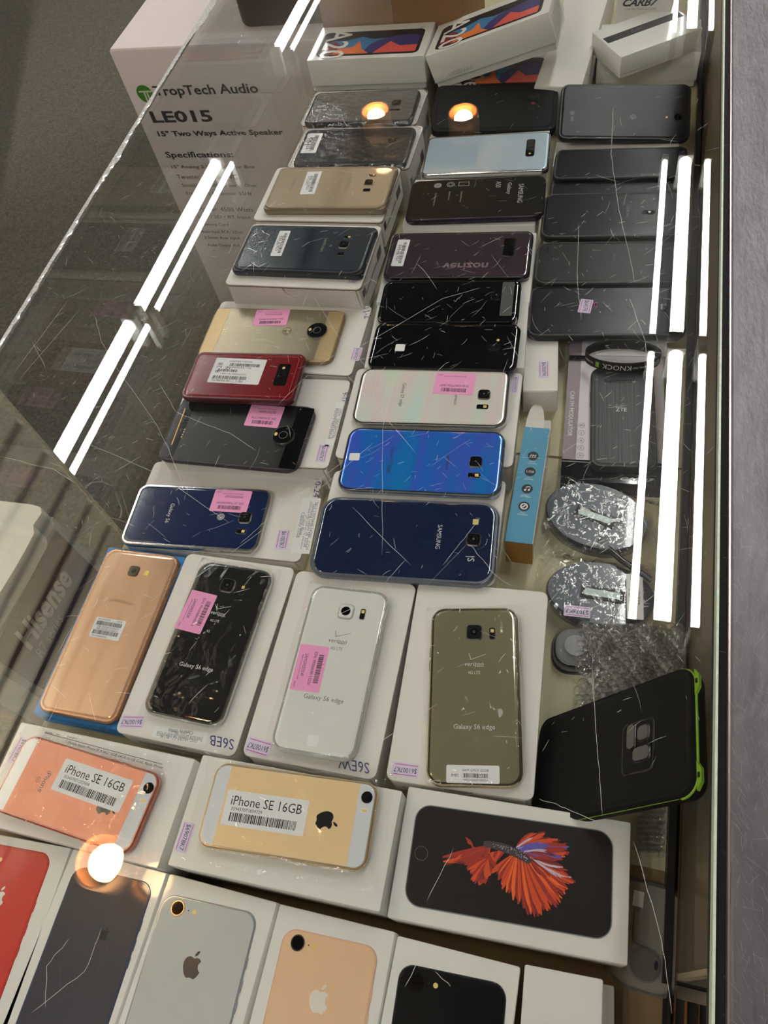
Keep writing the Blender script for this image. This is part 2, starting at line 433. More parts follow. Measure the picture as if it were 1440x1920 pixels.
LEAF = [(0, .36), (.05, .365), (.13, .42), (.19, .52), (.18, .61), (.08, .56), (.01, .46)]
def apple(mb, x, y, s, m, z, rot=0.):
    c, d = math.cos(rot), math.sin(rot)
    for P in (APPLE, LEAF):
        mb.poly([(x + s * (c * a - d * b), y + s * (d * a + c * b)) for a, b in reversed(P)], m, z)
def check_mark(mb, x, y, s, m, z):
    mb.line((x - s * .5, y + s * .22), (x - s * .38, y - s * .2), s * .04, m, z); mb.line((x - s * .4, y - s * .2), (x + s * .6, y + s * .18), s * .03, m, z)
def film(label, M_, w, l, h, amp=.0012, seed=0, material=None, name='plastic_sleeve', nx=34, ny=24, edge=.006, inner=None, group=None, zlow=0.):
    """thin clear sheet draped over something of half size inner, lying on z=zlow"""
    rnd = random.Random(seed); ph = [rnd.uniform(0, 6.3) for _ in range(8)]
    mb = MB(); vs = []; fs = []
    iw, il = inner
    for j in range(ny + 1):
        for i in range(nx + 1):
            u = i / nx * 2 - 1; v = j / ny * 2 - 1; x = u * w / 2; y = v * l / 2
            d = max((abs(x) - iw / 2) / max((w - iw) / 2, 1e-4), (abs(y) - il / 2) / max((l - il) / 2, 1e-4))
            d = min(max(d, 0), 1); fall = 1 - d * d * (3 - 2 * d)
            nz = (math.sin(19 * u + 9 * v + ph[0]) + math.sin(31 * v - 8 * u + ph[1]) + .7 * math.sin(47 * u + ph[2] + 21 * v) + rnd.uniform(-.6, .6)) * amp * (.12 + .6 * (1 - fall))
            ex = 1 + .012 * math.sin(7 * v + ph[3]) ; ey = 1 + .012 * math.sin(6 * u + ph[4])
            vs.append((x * ex, y * ey, zlow + .0006 + fall * (h + .0009 - zlow) + abs(nz)))
    for j in range(ny):
        for i in range(nx):
            a = j * (nx + 1) + i; fs.append((a, a + 1, a + nx + 2, a + nx + 1))
    mb.add(vs, fs, material or FILM, True)
    return mb.build(name, None, label, 'plastic bag', group or 'clear bags around goods', mw=M_)

#==SETTING==
# ---------------------------------------------------------------- setting
CARPET = mat('carpet', C(80, 76, 66), .95, var=.85, vs=150, bump=.9, bs=400)
fl = MB(); fl.box((-3.2, -2.2, FLOOR_Z - .05), (1.8, 6.6, FLOOR_Z), CARPET); setp(fl.build('floor'), 'dark grey-brown carpet floor', kind='structure')
PLAST = mat('painted_plaster', C(168, 160, 150), .9)
cl = MB(); cl.box((-3.2, -2.2, Z_CEIL + .14), (1.8, 6.6, Z_CEIL + .2), mat('ceiling_tile', C(30, 29, 28), .9)); setp(cl.build('ceiling'), kind='structure')
for nm, a, b in (('wall_right', (1.8, -2.2, FLOOR_Z), (1.86, 6.6, Z_CEIL + .2)), ('wall_back', (-3.2, 6.6, FLOOR_Z), (1.8, 6.66, Z_CEIL + .2)), ('wall_front', (-3.2, -2.26, FLOOR_Z), (1.8, -2.2, Z_CEIL + .2))):
    w_ = MB(); w_.box(a, b, PLAST); setp(w_.build(nm), kind='structure')
wl_ = MB(); wl_.box((-3.26, -2.2, FLOOR_Z), (-3.2, 6.6, Z_CEIL + .2), PLAST); setp(wl_.build('wall_left'), kind='structure')
# slatwall display panel across the aisle (seen mirrored in the glass)
SLAT = mat('slatwall_laminate', C(196, 184, 160), .5, var=.04)
SX, SY = -1.68, 1.14
sw = thing('slatwall_panel', 'beige slatwall display panel mirrored in the glass at the lower left', 'wall panel', Matrix.Translation((SX, 0, FLOOR_Z)))
b = MB(); b.box((-.05, -2.0, 0), (-.016, SY, Z_CEIL + .10 - FLOOR_Z), mat('slot_dark', C(52, 42, 32), .8)); b.build('backing', sw)
z = 0.0; i = 0
smesh = None
while z < Z_CEIL - FLOOR_Z + .02:
    if smesh is None:
        b = MB(); b.box((-.016, -2.0, .016), (0, SY, .132), SLAT); b.box((-.03, SY, -.02), (0.004, SY + .014, .132), SLAT); o = b.build('slat', sw); smesh = o.data
    else:
        o = bpy.data.objects.new('slat', smesh); COL.objects.link(o); o.parent = sw
    o.location = (0, 0, z); z += .15
# ceiling tube lights
TUBE = mat('tube_glow', (1., .985, .955, 1), .5, emit=TUBE_L, var=0)
CAP = mat('tube_end_cap', C(210, 210, 205), .5)
FIX = mat('fixture_enamel', C(150, 150, 145), .5)
tube_me = None
UN = Z_CEIL - GZ + (CAM_H - GZ)
def tube_light(x, y0, y1, r, lab):
    t = thing('tube_light', lab, 'light', Matrix.Translation((x, y0, Z_CEIL)), 'fluorescent tubes under the ceiling')
    L = y1 - y0
    b = MB(); b.tube([(0, .03, 0), (0, L - .03, 0)], r, TUBE, 12); b.build('tube', t)
    for yy in (0, L - .035):
        b = MB(); b.box((-r * 1.2, yy, -r * 1.2), (r * 1.2, yy + .035, .135), CAP); b.build('end_cap', t)
    return t
HU = 2.3
rows = [(-.913, .027), (-.872, .011), (.0795, .012), (.118, .026), (.160, .013)]
spans = [(1.04, 2.235), (2.265, 3.43), (4.47, 5.66)]
for xi, (ax, rr_) in enumerate(rows):
    side = ('far left', 'left inner', 'near right', 'wide right', 'right outer')[xi]
    for si, (a_, b_) in enumerate(spans):
        tube_light(ax * HU, a_, b_, rr_, '%s ceiling tube mirrored in the glass top, %s of its row' % (side, ('nearest', 'second', 'farthest')[si]))
for x_, y_, l_ in ((-1.05, -1.65, 'outermost'), (-.75, -1.65, 'second'), (-.45, -1.65, 'third'), (.27, -1.95, 'innermost')):  # tubes added out of view to brighten the slatwall and counter
    tube_light(x_, y_, y_ + 1.17, .022, 'ceiling tube behind the viewer lighting the counter, %s from the aisle' % l_)
tube_light(1.1, 1.1, 2.27, .019, 'ceiling tube over the staff side, right of the steel edging')
# recessed downlights
WARM = mat('bulb_glow', (1., .72, .36, 1), .5, emit=BULB_L, var=0)
COP = mat('copper_reflector', C(235, 170, 110), .3, metal=.6)
for n_, (ax, ay) in enumerate(((-.575, 1.679), (-.3636, 1.665), (-.549, .029))):
    t = thing('downlight', ('warm round downlight mirrored above the grey phone at the back', 'warm round downlight mirrored above the black cased phone', 'large warm downlight glare mirrored at the lower left')[n_], 'light', Matrix.Translation((ax * HU, ay * HU, Z_CEIL)))
    R = .072; n = 28
    b = MB(); prof = [(R, 0), (R, .13), (R * 1.12, .13), (R * 1.12, 0), (R, 0)]
    b.rings([[(q * math.cos(2 * PI * i / n), q * math.sin(2 * PI * i / n), zz) for i in range(n)] for q, zz in prof], COP, False, False); b.build('housing', t)
    b = MB(); b.rings([[(q * math.cos(2 * PI * i / n), q * math.sin(2 * PI * i / n), zz) for i in range(n)] for q, zz in [(R * math.sin(a) * .74 + .0001, .052 - R * .74 * math.cos(a)) for a in [PI * k / 10 for k in range(11)]]], WARM, False, False); b.build('bulb', t)
    b = MB(); b.cyl((0, 0, .105), .02, .03, CAP, 16); b.build('socket', t)

# ---------------------------------------------------------------- the showcase
GTOP = thing('glass_top', 'scratched glass counter top with a chipped left edge, over all the phones', 'glass', Matrix.Identity(4))
GFR = thing('front_pane', 'upright front glass pane at the left, mirroring the phones', 'glass', Matrix.Identity(4))
SHELF = thing('display_shelf', 'cream lined showcase shelf that the boxes and phones stand on', 'shelf', Matrix.Identity(4))
TRK = thing('door_track', 'bronze and black door track along the right side of the shelf', 'track', Matrix.Identity(4))
CAB = thing('cabinet_base', 'brown lower cabinet carrying the glass showcase', 'cabinet', Matrix.Identity(4))
CREAM = mat('cream_liner', C(196, 186, 152), .5, var=.06, vs=14)
BROWN = mat('brown_board', C(138, 112, 76), .55, var=.12, vs=10)
b = MB(); b.box((XF + .008, -.45, -.02), (XR - .002, 1.75, -.0012), BROWN); b.build('shelf_board', SHELF)
b = MB(); b.box((XF + .008, .10, -.0012), (XR - .004, .452, 0), CREAM); b.build('shelf_liner', SHELF, 'cream liner sheet')
b = MB(); b.box((XF + .008, .455, -.0012), (XR - .004, 1.75, 0), CREAM); b.build('shelf_liner', SHELF, 'cream liner sheet')
# top glass, its chipped left edge follows the picture
g = MB()
e0, e1 = hit((-60, 737), GZ + .0), hit((440, -73), GZ)
yA, yB = -.6, 1.9
def ex(y): return float(e0[0] + (e1[0] - e0[0]) * (y - e0[1]) / (e1[1] - e0[1]))
GT = .006
xr = .0705
n_ = 60; vs = []; fs = []
for i in range(n_ + 1):
    y = yA + (yB - yA) * i / n_; x = ex(y)
    vs += [(x, y, GZ - GT), (x, y, GZ), (xr, y, GZ), (xr, y, GZ - GT)]
for i in range(n_):
    a = 4 * i; fs += [(a + 1, a + 2, a + 6, a + 5), (a, a + 4, a + 7, a + 3)]
g.add(vs, fs, GLASS); tg = g.build('top_glass', GTOP)
CHIP = mat('ground_glass_edge', C(200, 212, 206), .25, var=.9, vs=520, bump=1., bs=700, coat=.6)
g = MB(); vs = []; fs = []; rnd = random.Random(3); N_ = 420
for i in range(N_ + 1):
    y = .1 + 1.6 * i / N_; x = ex(y)
    d = .0034 + .0022 * abs(math.sin(y * 37)) * rnd.random() + (.0035 * max(0, math.sin(y * 23 + 1)) ** 6 + .004 * max(0, math.sin(y * 9.1 + .4)) ** 14) * rnd.uniform(.6, 1)
    vs += [(x - .0004, y, GZ - GT), (x - .0010, y, GZ - GT * .5), (x, y, GZ + .0001), (x + d * .5, y, GZ + .00025 * rnd.random() + .0002), (x + d, y, GZ + .0001)]
for i in range(N_):
    for k in range(4): a = 5 * i + k; fs.append((a, a + 1, a + 6, a + 5))
g.add(vs, fs, CHIP); g.build('chipped_edge', GTOP, 'rough chipped glass edge')
g = MB(); g.box((xr, yA, GZ - GT), (xr + .0012, yB, GZ), mat('green_glass_edge', C(196, 210, 190), .3, var=.2, vs=300, bump=.5)); g.build('rear_glass_edge', GTOP, 'pale green polished glass edge')
# front glass
g = MB(); a = XF; z0 = -.6
g.add([(a, -.5, z0), (a, 1.8, z0), (a, 1.8, GZ - GT), (a, -.5, GZ - GT)], [(0, 1, 2, 3)], GLASS)
g.add([(a - .006, -.5, z0), (a - .006, 1.8, z0), (a - .006, 1.8, GZ - GT), (a - .006, -.5, GZ - GT)], [(3, 2, 1, 0)], GLASS)
g.build('glass_pane', GFR)
# scratches in the top glass
SCR = mat('scratch', C(205, 208, 204), .6, var=.1)
g = MB(); rnd = random.Random(11)
def scratch(P, w):
    vs = []; fs = []
    for i, p in enumerate(P):
        a = P[max(i - 1, 0)]; c = P[min(i + 1, len(P) - 1)]; dx, dy = c[0] - a[0], c[1] - a[1]; L = math.hypot(dx, dy) or 1e-9
        k = w / 2 * (1 if 0 < i < len(P) - 1 else .2)
        vs += [(p[0] - dy / L * k, p[1] + dx / L * k, GZ + .00006), (p[0] + dy / L * k, p[1] - dx / L * k, GZ + .00006)]
    for i in range(len(P) - 1): fs.append((2 * i, 2 * i + 1, 2 * i + 3, 2 * i + 2))
    g.add(vs, fs, SCR)
def rscratch(cx, cy, L, a, curve, w):
    P = []; x, y = cx, cy; n = 5 if L < .03 else 9
    for i in range(n): P.append((x, y)); x += L / n * math.cos(a); y += L / n * math.sin(a); a += curve / n + rnd.uniform(-.04, .04)
    scratch(P, w)
for i in range(1500):
    px, py = rnd.uniform(60, 1330), rnd.triangular(60, 1500, 520)
    p = hit((px, py), GZ)
    if not (ex(p[1]) + .004 < p[0] < xr - .006): continue
    L = min(.05, .002 + rnd.expovariate(1 / .006)); a = rnd.choice((rnd.gauss(.75, .35), rnd.gauss(.75, .35), rnd.gauss(2.2, .4), rnd.uniform(0, PI)))
    rscratch(p[0], p[1], L, a, rnd.gauss(0, .35), rnd.choice((.00007, .00008, .0001, .00016)))
LONG = [[(178, 592), (190, 640), (225, 700), (290, 790), (320, 850), (345, 920)], [(0, 856), (100, 880), (140, 905)], [(300, 720), (330, 772), (372, 790), (430, 812), (480, 845)],
        [(650, 860), (560, 930), (490, 985), (450, 1020)], [(700, 830), (620, 900), (540, 960), (330, 1110)], [(1150, 200), (1146, 290), (1158, 380), (1178, 470), (1190, 530)],
        [(590, 560), (640, 640), (700, 700)], [(780, 850), (720, 780), (640, 690)], [(1085, 420), (1082, 520), (1090, 600)], [(520, 760), (580, 700), (660, 640), (700, 560)], [(742, 700), (718, 800), (716, 1040)],
        [(600, 1170), (700, 1120), (760, 1050)], [(1190, 1580), (1240, 1760), (1260, 1900)], [(1110, 1250), (1120, 1400), (1130, 1530)], [(430, 980), (300, 890), (160, 830)], [(120, 1290), (60, 1420)],
        [(60, 640), (85, 690)], [(25, 700), (130, 560)], [(36, 712), (150, 580)], [(880, 1020), (930, 1080), (960, 1100)], [(590, 700), (830, 560), (900, 540)], [(1000, 720), (950, 630)],
        [(1010, 1498), (1060, 1515), (1130, 1545)], [(900, 970), (870, 1010), (830, 1060)], [(1180, 560), (1210, 640), (1215, 700)], [(800, 1690), (850, 1590)], [(700, 1400), (820, 1320)], [(770, 1060), (660, 950)],
        [(60, 1900), (160, 1820), (190, 1740)], [(85, 1890), (88, 1810), (130, 1760)], [(760, 1850), (790, 1790)], [(815, 1820), (845, 1850)]]
for P in LONG:
    Q = [hit(p, GZ)[:2] for p in P]; D = []
    for i in range(len(Q) - 1):
        for s in range(6): D.append(Q[i] + (Q[i + 1] - Q[i]) * s / 6 + np.array([rnd.gauss(0, .0002), rnd.gauss(0, .0002)]))
    D.append(Q[-1]); scratch(D, .00016)
g.build('scratches', GTOP, 'fine scratches in the glass top', kind='stuff')
# rear side: tracks, mirror doors, steel counter edge
BRONZE = mat('worn_bronze', C(120, 92, 58), .3, metal=.8, var=.4, vs=120, bump=.3)
DARKM = mat('dark_track', C(22, 20, 18), .4, var=.3, vs=90)
GOLDR = mat('gold_rail', C(214, 168, 110), .22, metal=1., var=.15, vs=60)
b = MB(); b.box((XR - .004, .03, -.0012), (XR + .0012, 1.75, .010), DARKM); b.build('black_channel', TRK)
b = MB(); b.box((XR - .002, -.45, -.02), (.1235, 1.75, -.002), DARKM); b.build('track_bed', TRK)
for x, w, m in ((XR, .0022, DARKM), (XR + .004, .0012, BRONZE), (XR + .0105, .0016, GOLDR), (XR + .019, .001, BRONZE), (XR + .030, .0014, GOLDR)):
    b = MB(); b.box((x, -.45, -.002), (x + w, 1.75, .006), m); b.build('track_rail', TRK)
def door_mat(name, col, mirror):
    m = bpy.data.materials.new(name); m.use_nodes = True; N = m.node_tree.nodes; L = m.node_tree.links
    bs = N['Principled BSDF']; tc = N.new('ShaderNodeTexCoord'); n = N.new('ShaderNodeTexNoise'); n.inputs['Scale'].default_value = 9; L.new(tc.outputs['Object'], n.inputs['Vector'])
    mx = N.new('ShaderNodeMix'); mx.data_type = 'RGBA'; mx.inputs[6].default_value = tuple(c * .85 for c in col[:3]) + (1,); mx.inputs[7].default_value = col
    L.new(n.outputs[0], mx.inputs[0]); L.new(mx.outputs[2], bs.inputs['Base Color']); bs.inputs['Roughness'].default_value = .5
    gl = N.new('ShaderNodeBsdfGlossy'); gl.inputs['Color'].default_value = (.86, .76, .62, 1); gl.inputs['Roughness'].default_value = .02
    ms = N.new('ShaderNodeMixShader'); ms.inputs[0].default_value = mirror; L.new(bs.outputs[0], ms.inputs[1]); L.new(gl.outputs[0], ms.inputs[2]); L.new(ms.outputs[0], N['Material Output'].inputs[0])
    return m
DOORM = door_mat('bronze_mirror', C(128, 114, 94), .30)
t = thing('sliding_door', 'bronze mirrored sliding door along the back of the showcase', 'door', Matrix.Translation((XR + .0055, .035, .006)))
b = MB(); b.box((0, 0, 0), (.004, 1.7, .225), DOORM); b.build('mirror_panel', t)
b = MB(); b.box((-.0008, -.001, 0), (.0048, .0022, .225), mat('edge_trim', C(176, 160, 140), .4)); b.build('edge_strip', t)
b = MB(); b.box((-.001, -.012, -.001), (.019, -.0045, .007), CHROME); b.box((-.001, -.0045, -.001), (.019, -.002, .003), DARKM); b.box((-.001, -.002, -.001), (.019, .003, .007), CHROME); b.build('track_guide', t)
t = thing('sliding_door', 'plain beige outer sliding door at the lower right of the showcase', 'door', Matrix.Translation((XR + .031, -.44, .006)))
b = MB(); b.box((0, 0, 0), (.004, .62, .225), mat('beige_panel', C(165, 148, 124), .5)); b.build('panel', t)
STEEL = mat('scratched_steel', C(100, 97, 102), .42, metal=.35, var=.5, vs=70, bump=.6, bs=260, stretch=(1, .35, 1))
t = thing('steel_trim', 'scratched stainless steel counter edging along the right side', 'counter trim', Matrix.Translation((.0765, 0, GZ)))
b = MB(); prof = [(0, -.03), (0, -.003), (.0006, -.0012), (.002, 0), (.05, 0), (.12, -.0003), (.12, -.03)]
R = [[(x, y, zz) for x, zz in prof] for y in (-.6, 1.9)]
n = len(prof); b.add(R[0] + R[1], [(i, i + 1, n + i + 1, n + i) for i in range(n - 1)], STEEL, False); b.build('steel_strip', t)
b = MB(); b.box((-.0001, -.6, -.02), (.0008, 1.9, -.0008), mat('steel_lip', C(196, 176, 172), .3, metal=.8)); b.build('bright_lip', t)  # thin pale strip, the edge highlight is put into its colour
b = MB(); b.box((-.0044, -.6, -.02), (-.0002, 1.9, -.0045), RUBBER); b.build('black_gasket', t)
b = MB(); rnd = random.Random(5)
for i in range(3600):
    x, y = rnd.uniform(.002, .05), rnd.uniform(-.1, .9); a = rnd.gauss(1.9, .5); L = rnd.uniform(.001, .008); w = rnd.uniform(.000012, .00003)
    T = Matrix.Translation((x, y, .0001)) @ Matrix.Rotation(a, 4, 'Z'); b.add([(0, -w, 0), (L, -w, 0), (L, w, 0), (0, w, 0)], [(0, 1, 2, 3)], mat('steel_scratch', C(178, 174, 180), .5), False, T)
b.build('scratches', t, kind='stuff')
b = MB(); b.box((XR + .06, -.5, FLOOR_Z), (.20, 1.8, GZ - .03), BROWN); b.build('rear_panel', thing('rear_cabinet', 'brown rear cabinet below the steel edging', 'cabinet', Matrix.Identity(4))); b = MB(); b.box((XF - .01, -.5, FLOOR_Z), (XR + .055, 1.8, -.6), BROWN); b.build('plinth', CAB)
#==OBJECTS==

# ================================================================ front row: printed phone boxes
def printed_box(label, pTL, pTR, z, Lm, scr, body, apple_m=None, logo=None, lens=None, rim=None, lensr=.0052, flashp=None, h=None, camring=CHROME, emboss=.0006):
    a = hit(pTL, z); b_ = hit(pTR, z); w = float(np.hypot(*(b_ - a)[:2])); ang = math.atan2(b_[1] - a[1], b_[0] - a[0])
    c = (a + b_) / 2 + np.array([math.sin(ang), -math.cos(ang), 0]) * Lm / 2
    mw = mat_from(c, ang, 0); t = thing('phone_box', label, 'box', mw, 'white phone boxes with printed lids in the front row')
    w -= .0008
    b = MB(); slab(b, w - .003, Lm - .003, z * .3, .001, GLOSSW, [(0, 0), (0, 1)], n=2); b.build('base_tray', t)
    b = MB(); slab(b, w, Lm, z * .75, .0014, GLOSSW, [(0, 0), (0, .99), (.0005, 1)], z0=z * .25, n=3); b.build('lid', t)
    P = [mw.inverted() @ Vector(hit(p, z)) for p in scr]           # TL, TR of the printed phone
    pw = (P[1] - P[0]).length; pa = math.atan2(P[1].y - P[0].y, P[1].x - P[0].x); pl = pw * 2.06
    pc = (P[0] + P[1]) / 2 + Vector((math.sin(pa), -math.cos(pa), 0)) * pl / 2
    pl = min(pl, 2 * (Lm / 2 - .008 + pc.y)) if False else pl
    T = Matrix.Translation((pc.x, pc.y, z)) @ Matrix.Rotation(pa, 4, 'Z')
    b = MB(); b.T = T; slab(b, pw, pl, emboss, .0095, rim or body, [(0, 0), (.0001, .6), (.0006, 1)], n=8)
    o = b.build('printed_phone', t)
    b = MB(); b.T = T; slab(b, pw - .0022, pl - .0022, .0003, .0088, body, [(0, 0), (.0002, 1)], z0=emboss - .0001, n=8); 
    for sy in (.60, .68, .77): b.box((pw / 2 - .0004, pl * (sy - .5) + 0, 0), (pw / 2 + .0005, pl * (sy - .5) + .007, emboss * .8), rim or body)
    b.build('printed_back', t)
    TI = T.inverted() @ mw.inverted(); zz = emboss + .0004
    p = MB(); p.T = T
    if logo: v = TI @ Vector(hit(logo[0], z)); apple(p, v.x, v.y, logo[1], apple_m, zz)
    if p.v: p.build('printed_logo', t); p = MB(); p.T = T
    if flashp: v = TI @ Vector(hit(flashp, z)); p.disc(v.x, v.y, .0016, FLASH, zz, 12); p.disc(v.x - .0045, v.y + .0003, .0005, INK, zz, 8)
    if p.v: p.build('printed_flash', t)
    if lens:
        v = TI @ Vector(hit(lens, z)); b = MB(); b.T = T; b.cyl((v.x, v.y, zz - .0003), lensr, .0007, camring, 24, lensr * .95); b.cyl((v.x, v.y, zz + .0003), lensr * .82, .0002, LENS, 20); b.build('camera_lens', t)
    return t
RED = mat('red_print', C(198, 50, 42), .3, coat=.4, var=.05)
DNAVY = mat('slate_print', C(50, 50, 62), .3, coat=.4, var=.1)
DNR = mat('slate_rim', C(48, 62, 88), .3, coat=.4)
SILV = mat('silver_print', C(186, 188, 184), .28, coat=.5, var=.03)
SILR = mat('silver_rim', C(170, 175, 184), .2, metal=.6)
GOLDP = mat('gold_print', C(226, 186, 148), .32, coat=.4, var=.04)
GOLR = mat('gold_rim', C(222, 176, 150), .3, coat=.4)
LB = .158
printed_box('white box with a red phone printed on its lid, cut by the lower left corner', (-62, 1553), (134.6, 1590.7), .048, LB, [(-75, 1569), (100, 1602)], RED, GLOSSW, ((-2, 1683), .013), rim=RED, flashp=(2, 1612))
printed_box('white box with a dark slate phone printed on its lid, under the lamp glare', (136.6, 1591), (314, 1637), .048, LB, [(142, 1622), (290, 1657)], DNAVY, INK, ((196, 1752), .008), rim=DNR)
printed_box('white box with a silver phone embossed on its lid', (317.5, 1637.5), (521, 1692.5), .048, LB, [(310, 1674), (486, 1713)], SILV, mat('grey_apple', C(105, 98, 98), .2, metal=.7), ((362, 1811), .0155), lens=(335, 1703), rim=SILR, flashp=(366, 1711), emboss=.0012, camring=mat('brass_ring', C(190, 160, 130), .2, metal=1.))
printed_box('white box with a gold phone printed on its lid', (524, 1694.6), (742.5, 1748), .048, LB, [(535, 1737), (712, 1777)], GOLDP, mat('white_apple', C(226, 216, 206), .3), ((599, 1875), .0155), lens=(559, 1768), rim=GOLR, flashp=(591, 1776))
printed_box('white box with a glossy black phone printed on its lid', (744.5, 1754), (977, 1813.5), .048, LB, [(751, 1804), (952, 1846)], mat('black_print', C(24, 24, 25), .12, coat=.8), INK, None, lens=(780, 1842), rim=mat('black_print_rim', C(40, 42, 48), .15, coat=.8), flashp=(817, 1848), camring=BLACKG)
# plain boxes at the right end of the front row
c, a, w, l = frame([(1000, 1812), (1147, 1853), (1140, 2080), (985, 2080)], .045)
carton('lower plain white box showing past the right side of the upper one', [(1003, 1818), (1146, 1853), (1158, 2110), (985, 2080)], .030, 0, 'lidded', name='white_box')
carton('plain white lidded box in the front row, upper of two stacked', [(981.5, 1803.6), (1127, 1840), (1128, 2120), (968, 2080)], .052, .0305, 'lidded', name='white_box')

# ================================================================ second row
SE_W = mat('se_white_glass', C(216, 220, 224), .15, coat=.8, var=.02)
ROSE = mat('rose_aluminium', C(238, 160, 132), .34, metal=.15, var=.03)
ROSEF = mat('rose_frame', C(196, 128, 112), .25, metal=.7)
CHAMP = mat('champagne_aluminium', C(236, 205, 158), .34, metal=.1, var=.03)
CHAMPF = mat('champagne_frame', C(214, 190, 150), .25, metal=.7)
def se_phone(label, q, z, back, fr, sl, seed, cam_p, fl_p, ap_p, num, filml):
    t = phone(label, q, z, 1, fr, SE_W, h=.0076, r=.0095, kind='flat', wl=(.0586, .1238))
    mw, w, l, h, _ = HH[t.name]
    b = MB(); b.box((-w / 2 + .0022, -l / 2 + .0125, h - .0003), (w / 2 - .0022, l / 2 - .0135, h + .00018), back); b.build('metal_back', t, 'coloured metal middle')
    b = MB(); x, y = pos(t, ap_p); apple(b, x, y, .0150, DCHROME, h + .0003)
    x2, y2 = 0, -l * .19
    b.text('iPhone', 0, -l * .22, .016, GREYINK, z=h + .0003); b.ring(0, -l * .27, .0018, .0021, GREYINK, h + .0003); b.text('SE', 0, -l * .27, .002, GREYINK, z=h + .0003)
    for i in range(3): b.line((-.02, -l * .33 - .0018 * i), (.02, -l * .33 - .0018 * i), .0003, back, h + .0002)
    b.build('lettering', t)
    round_part(t, cam_p, .0042, BLACKG, 'camera', ring=BLACKG, inner=LENS)
    x, y = pos(t, fl_p); b = MB(); slab(b, .0028, .0052, .0003, .0014, PAPER, [(0, 0), (0, 1)], z0=h, cx=x, cy=y, n=4); slab(b, .0018, .004, .0004, .001, FLASH, [(0, 0), (0, 1)], z0=h, cx=x, cy=y, n=4); b.build('flash', t)
    sticker(t, sl, z, 0, 'iphone', (num,), label='white barcode label', lift=.00025)
    film(filml, mw, w + .022, l + .02, h, amp=.0022, seed=seed, inner=(w, l))
    return t
t, mw, w, l, h = carton('white lidded box under the rose gold phone', [(42, 1351), (365, 1426), (297, 1625), (-52, 1545)], .062, 0, 'lidded')
price(t, [(39, 1380), (57, 1386), (31, 1436), (14, 1427)], .062, 1, '$69078K7')
p = MB(); p.T = mw.inverted() @ Matrix.Identity(4)
def ptext(p, txt, px, z, width, m, ang, PMinv, height=None):
    v = PMinv @ Vector(hit(px, z)); p.text(txt, v.x, v.y, width, m, z=v.z + .00012, rot=ang, height=height)
p = MB(); PI_ = mw.inverted(); p.text('Quantity     Item            Description', *(PI_ @ Vector(hit((115, 1379), .062))).xy, .030, INK, z=h + .0001)
a1 = PI_ @ Vector(hit((84, 1374), .062)); a2 = PI_ @ Vector(hit((304, 1433), .062)); p.line(a1.xy, a2.xy, .0004, INK, h + .0001)
a3 = PI_ @ Vector(hit((212, 1415), .062)); p.text('T-Mobile Apple iPhone SE A1662 16GB 64GB 16 GB Gold, Apple iPhone', a3.x, a3.y, .088, INK, z=h + .0001, rot=math.atan2(a2.y - a1.y, a2.x - a1.x)); p.build('printed_slip', t)
se_phone('rose gold phone in a clear bag with a white barcode label', [(48.6, 1370.6), (298.6, 1458), (234.7, 1606.7), (-8.3, 1513.6)], .070, ROSE, ROSEF, [(123.6, 1420.5), (250, 1465), (222, 1526), (97, 1479)], 3, (278.6, 1477.5), (268, 1501), (199, 1513), '353437071370908', 'thin clear bag around the rose gold phone')
t, mw, w, l, h = carton('white lidded box under the champagne gold phone', [(377.5, 1412.8), (756, 1484.7), (711, 1711.5), (317, 1622)], .062, 0, 'lidded')
price(t, [(345.6, 1539), (366, 1545), (349, 1601), (326, 1595)], .062, 1, '$69078K7')
se_phone('champagne gold phone in a clear bag, dark apple emblem right of its label', [(404.7, 1427), (709.8, 1473.5), (681, 1635), (374, 1582)], .070, CHAMP, CHAMPF, [(428.6, 1480), (581, 1501.6), (567.6, 1568.7), (412.6, 1545.4)], 8, (688, 1495), (683, 1520), (611, 1539), '359437071839729', 'thin clear bag around the champagne gold phone')
# box with the printed fish
t, mw, w, l, h = carton('white lidded phone box with an orange fish printed on a black screen', [(767, 1479.7), (1186.4, 1536.7), (1174, 1812.6), (723.6, 1718)], .05, .004, 'lidded')
F, sw_, sl_ = local_frame(mw, [(779.6, 1508.6), (1152.5, 1557.3), (1145, 1770), (758, 1692.7)], .05)
b = MB(); b.T = F; slab(b, sw_, sl_, .0003, .011, mat('screen_rim', C(120, 128, 130), .3), [(0, 0), (0, 1)], n=8); b.build('printed_rim', t)
SCRN = mat('printed_black', C(38, 34, 32), .3, coat=.3, var=.15)
b = MB(); b.T = F @ Matrix.Translation((0, 0, .0003)); slab(b, sw_ - .0014, sl_ - .0014, .0001, .0104, SCRN, [(0, 0), (0, 1)], n=8)
PIx = (mw @ F).inverted()
def L2(px): v = PIx @ Vector(hit(px, .0505)); return v.x, v.y
x, y = L2((790, 1600)); b.ring(x, y, .0043, .0046, GREYINK, .0002); b.build('printed_screen', t)
FO = [mat('fin_' + n, c, .5, var=.12, vs=300) for n, c in (('red', C(158, 42, 28)), ('orange', C(208, 74, 28)), ('deep_red', C(120, 32, 26)), ('flame', C(236, 100, 36)), ('blue', C(92, 84, 170)), ('pale', C(196, 180, 200)), ('body', C(66, 58, 60)))]
b = MB(); b.T = F; rnd = random.Random(2)
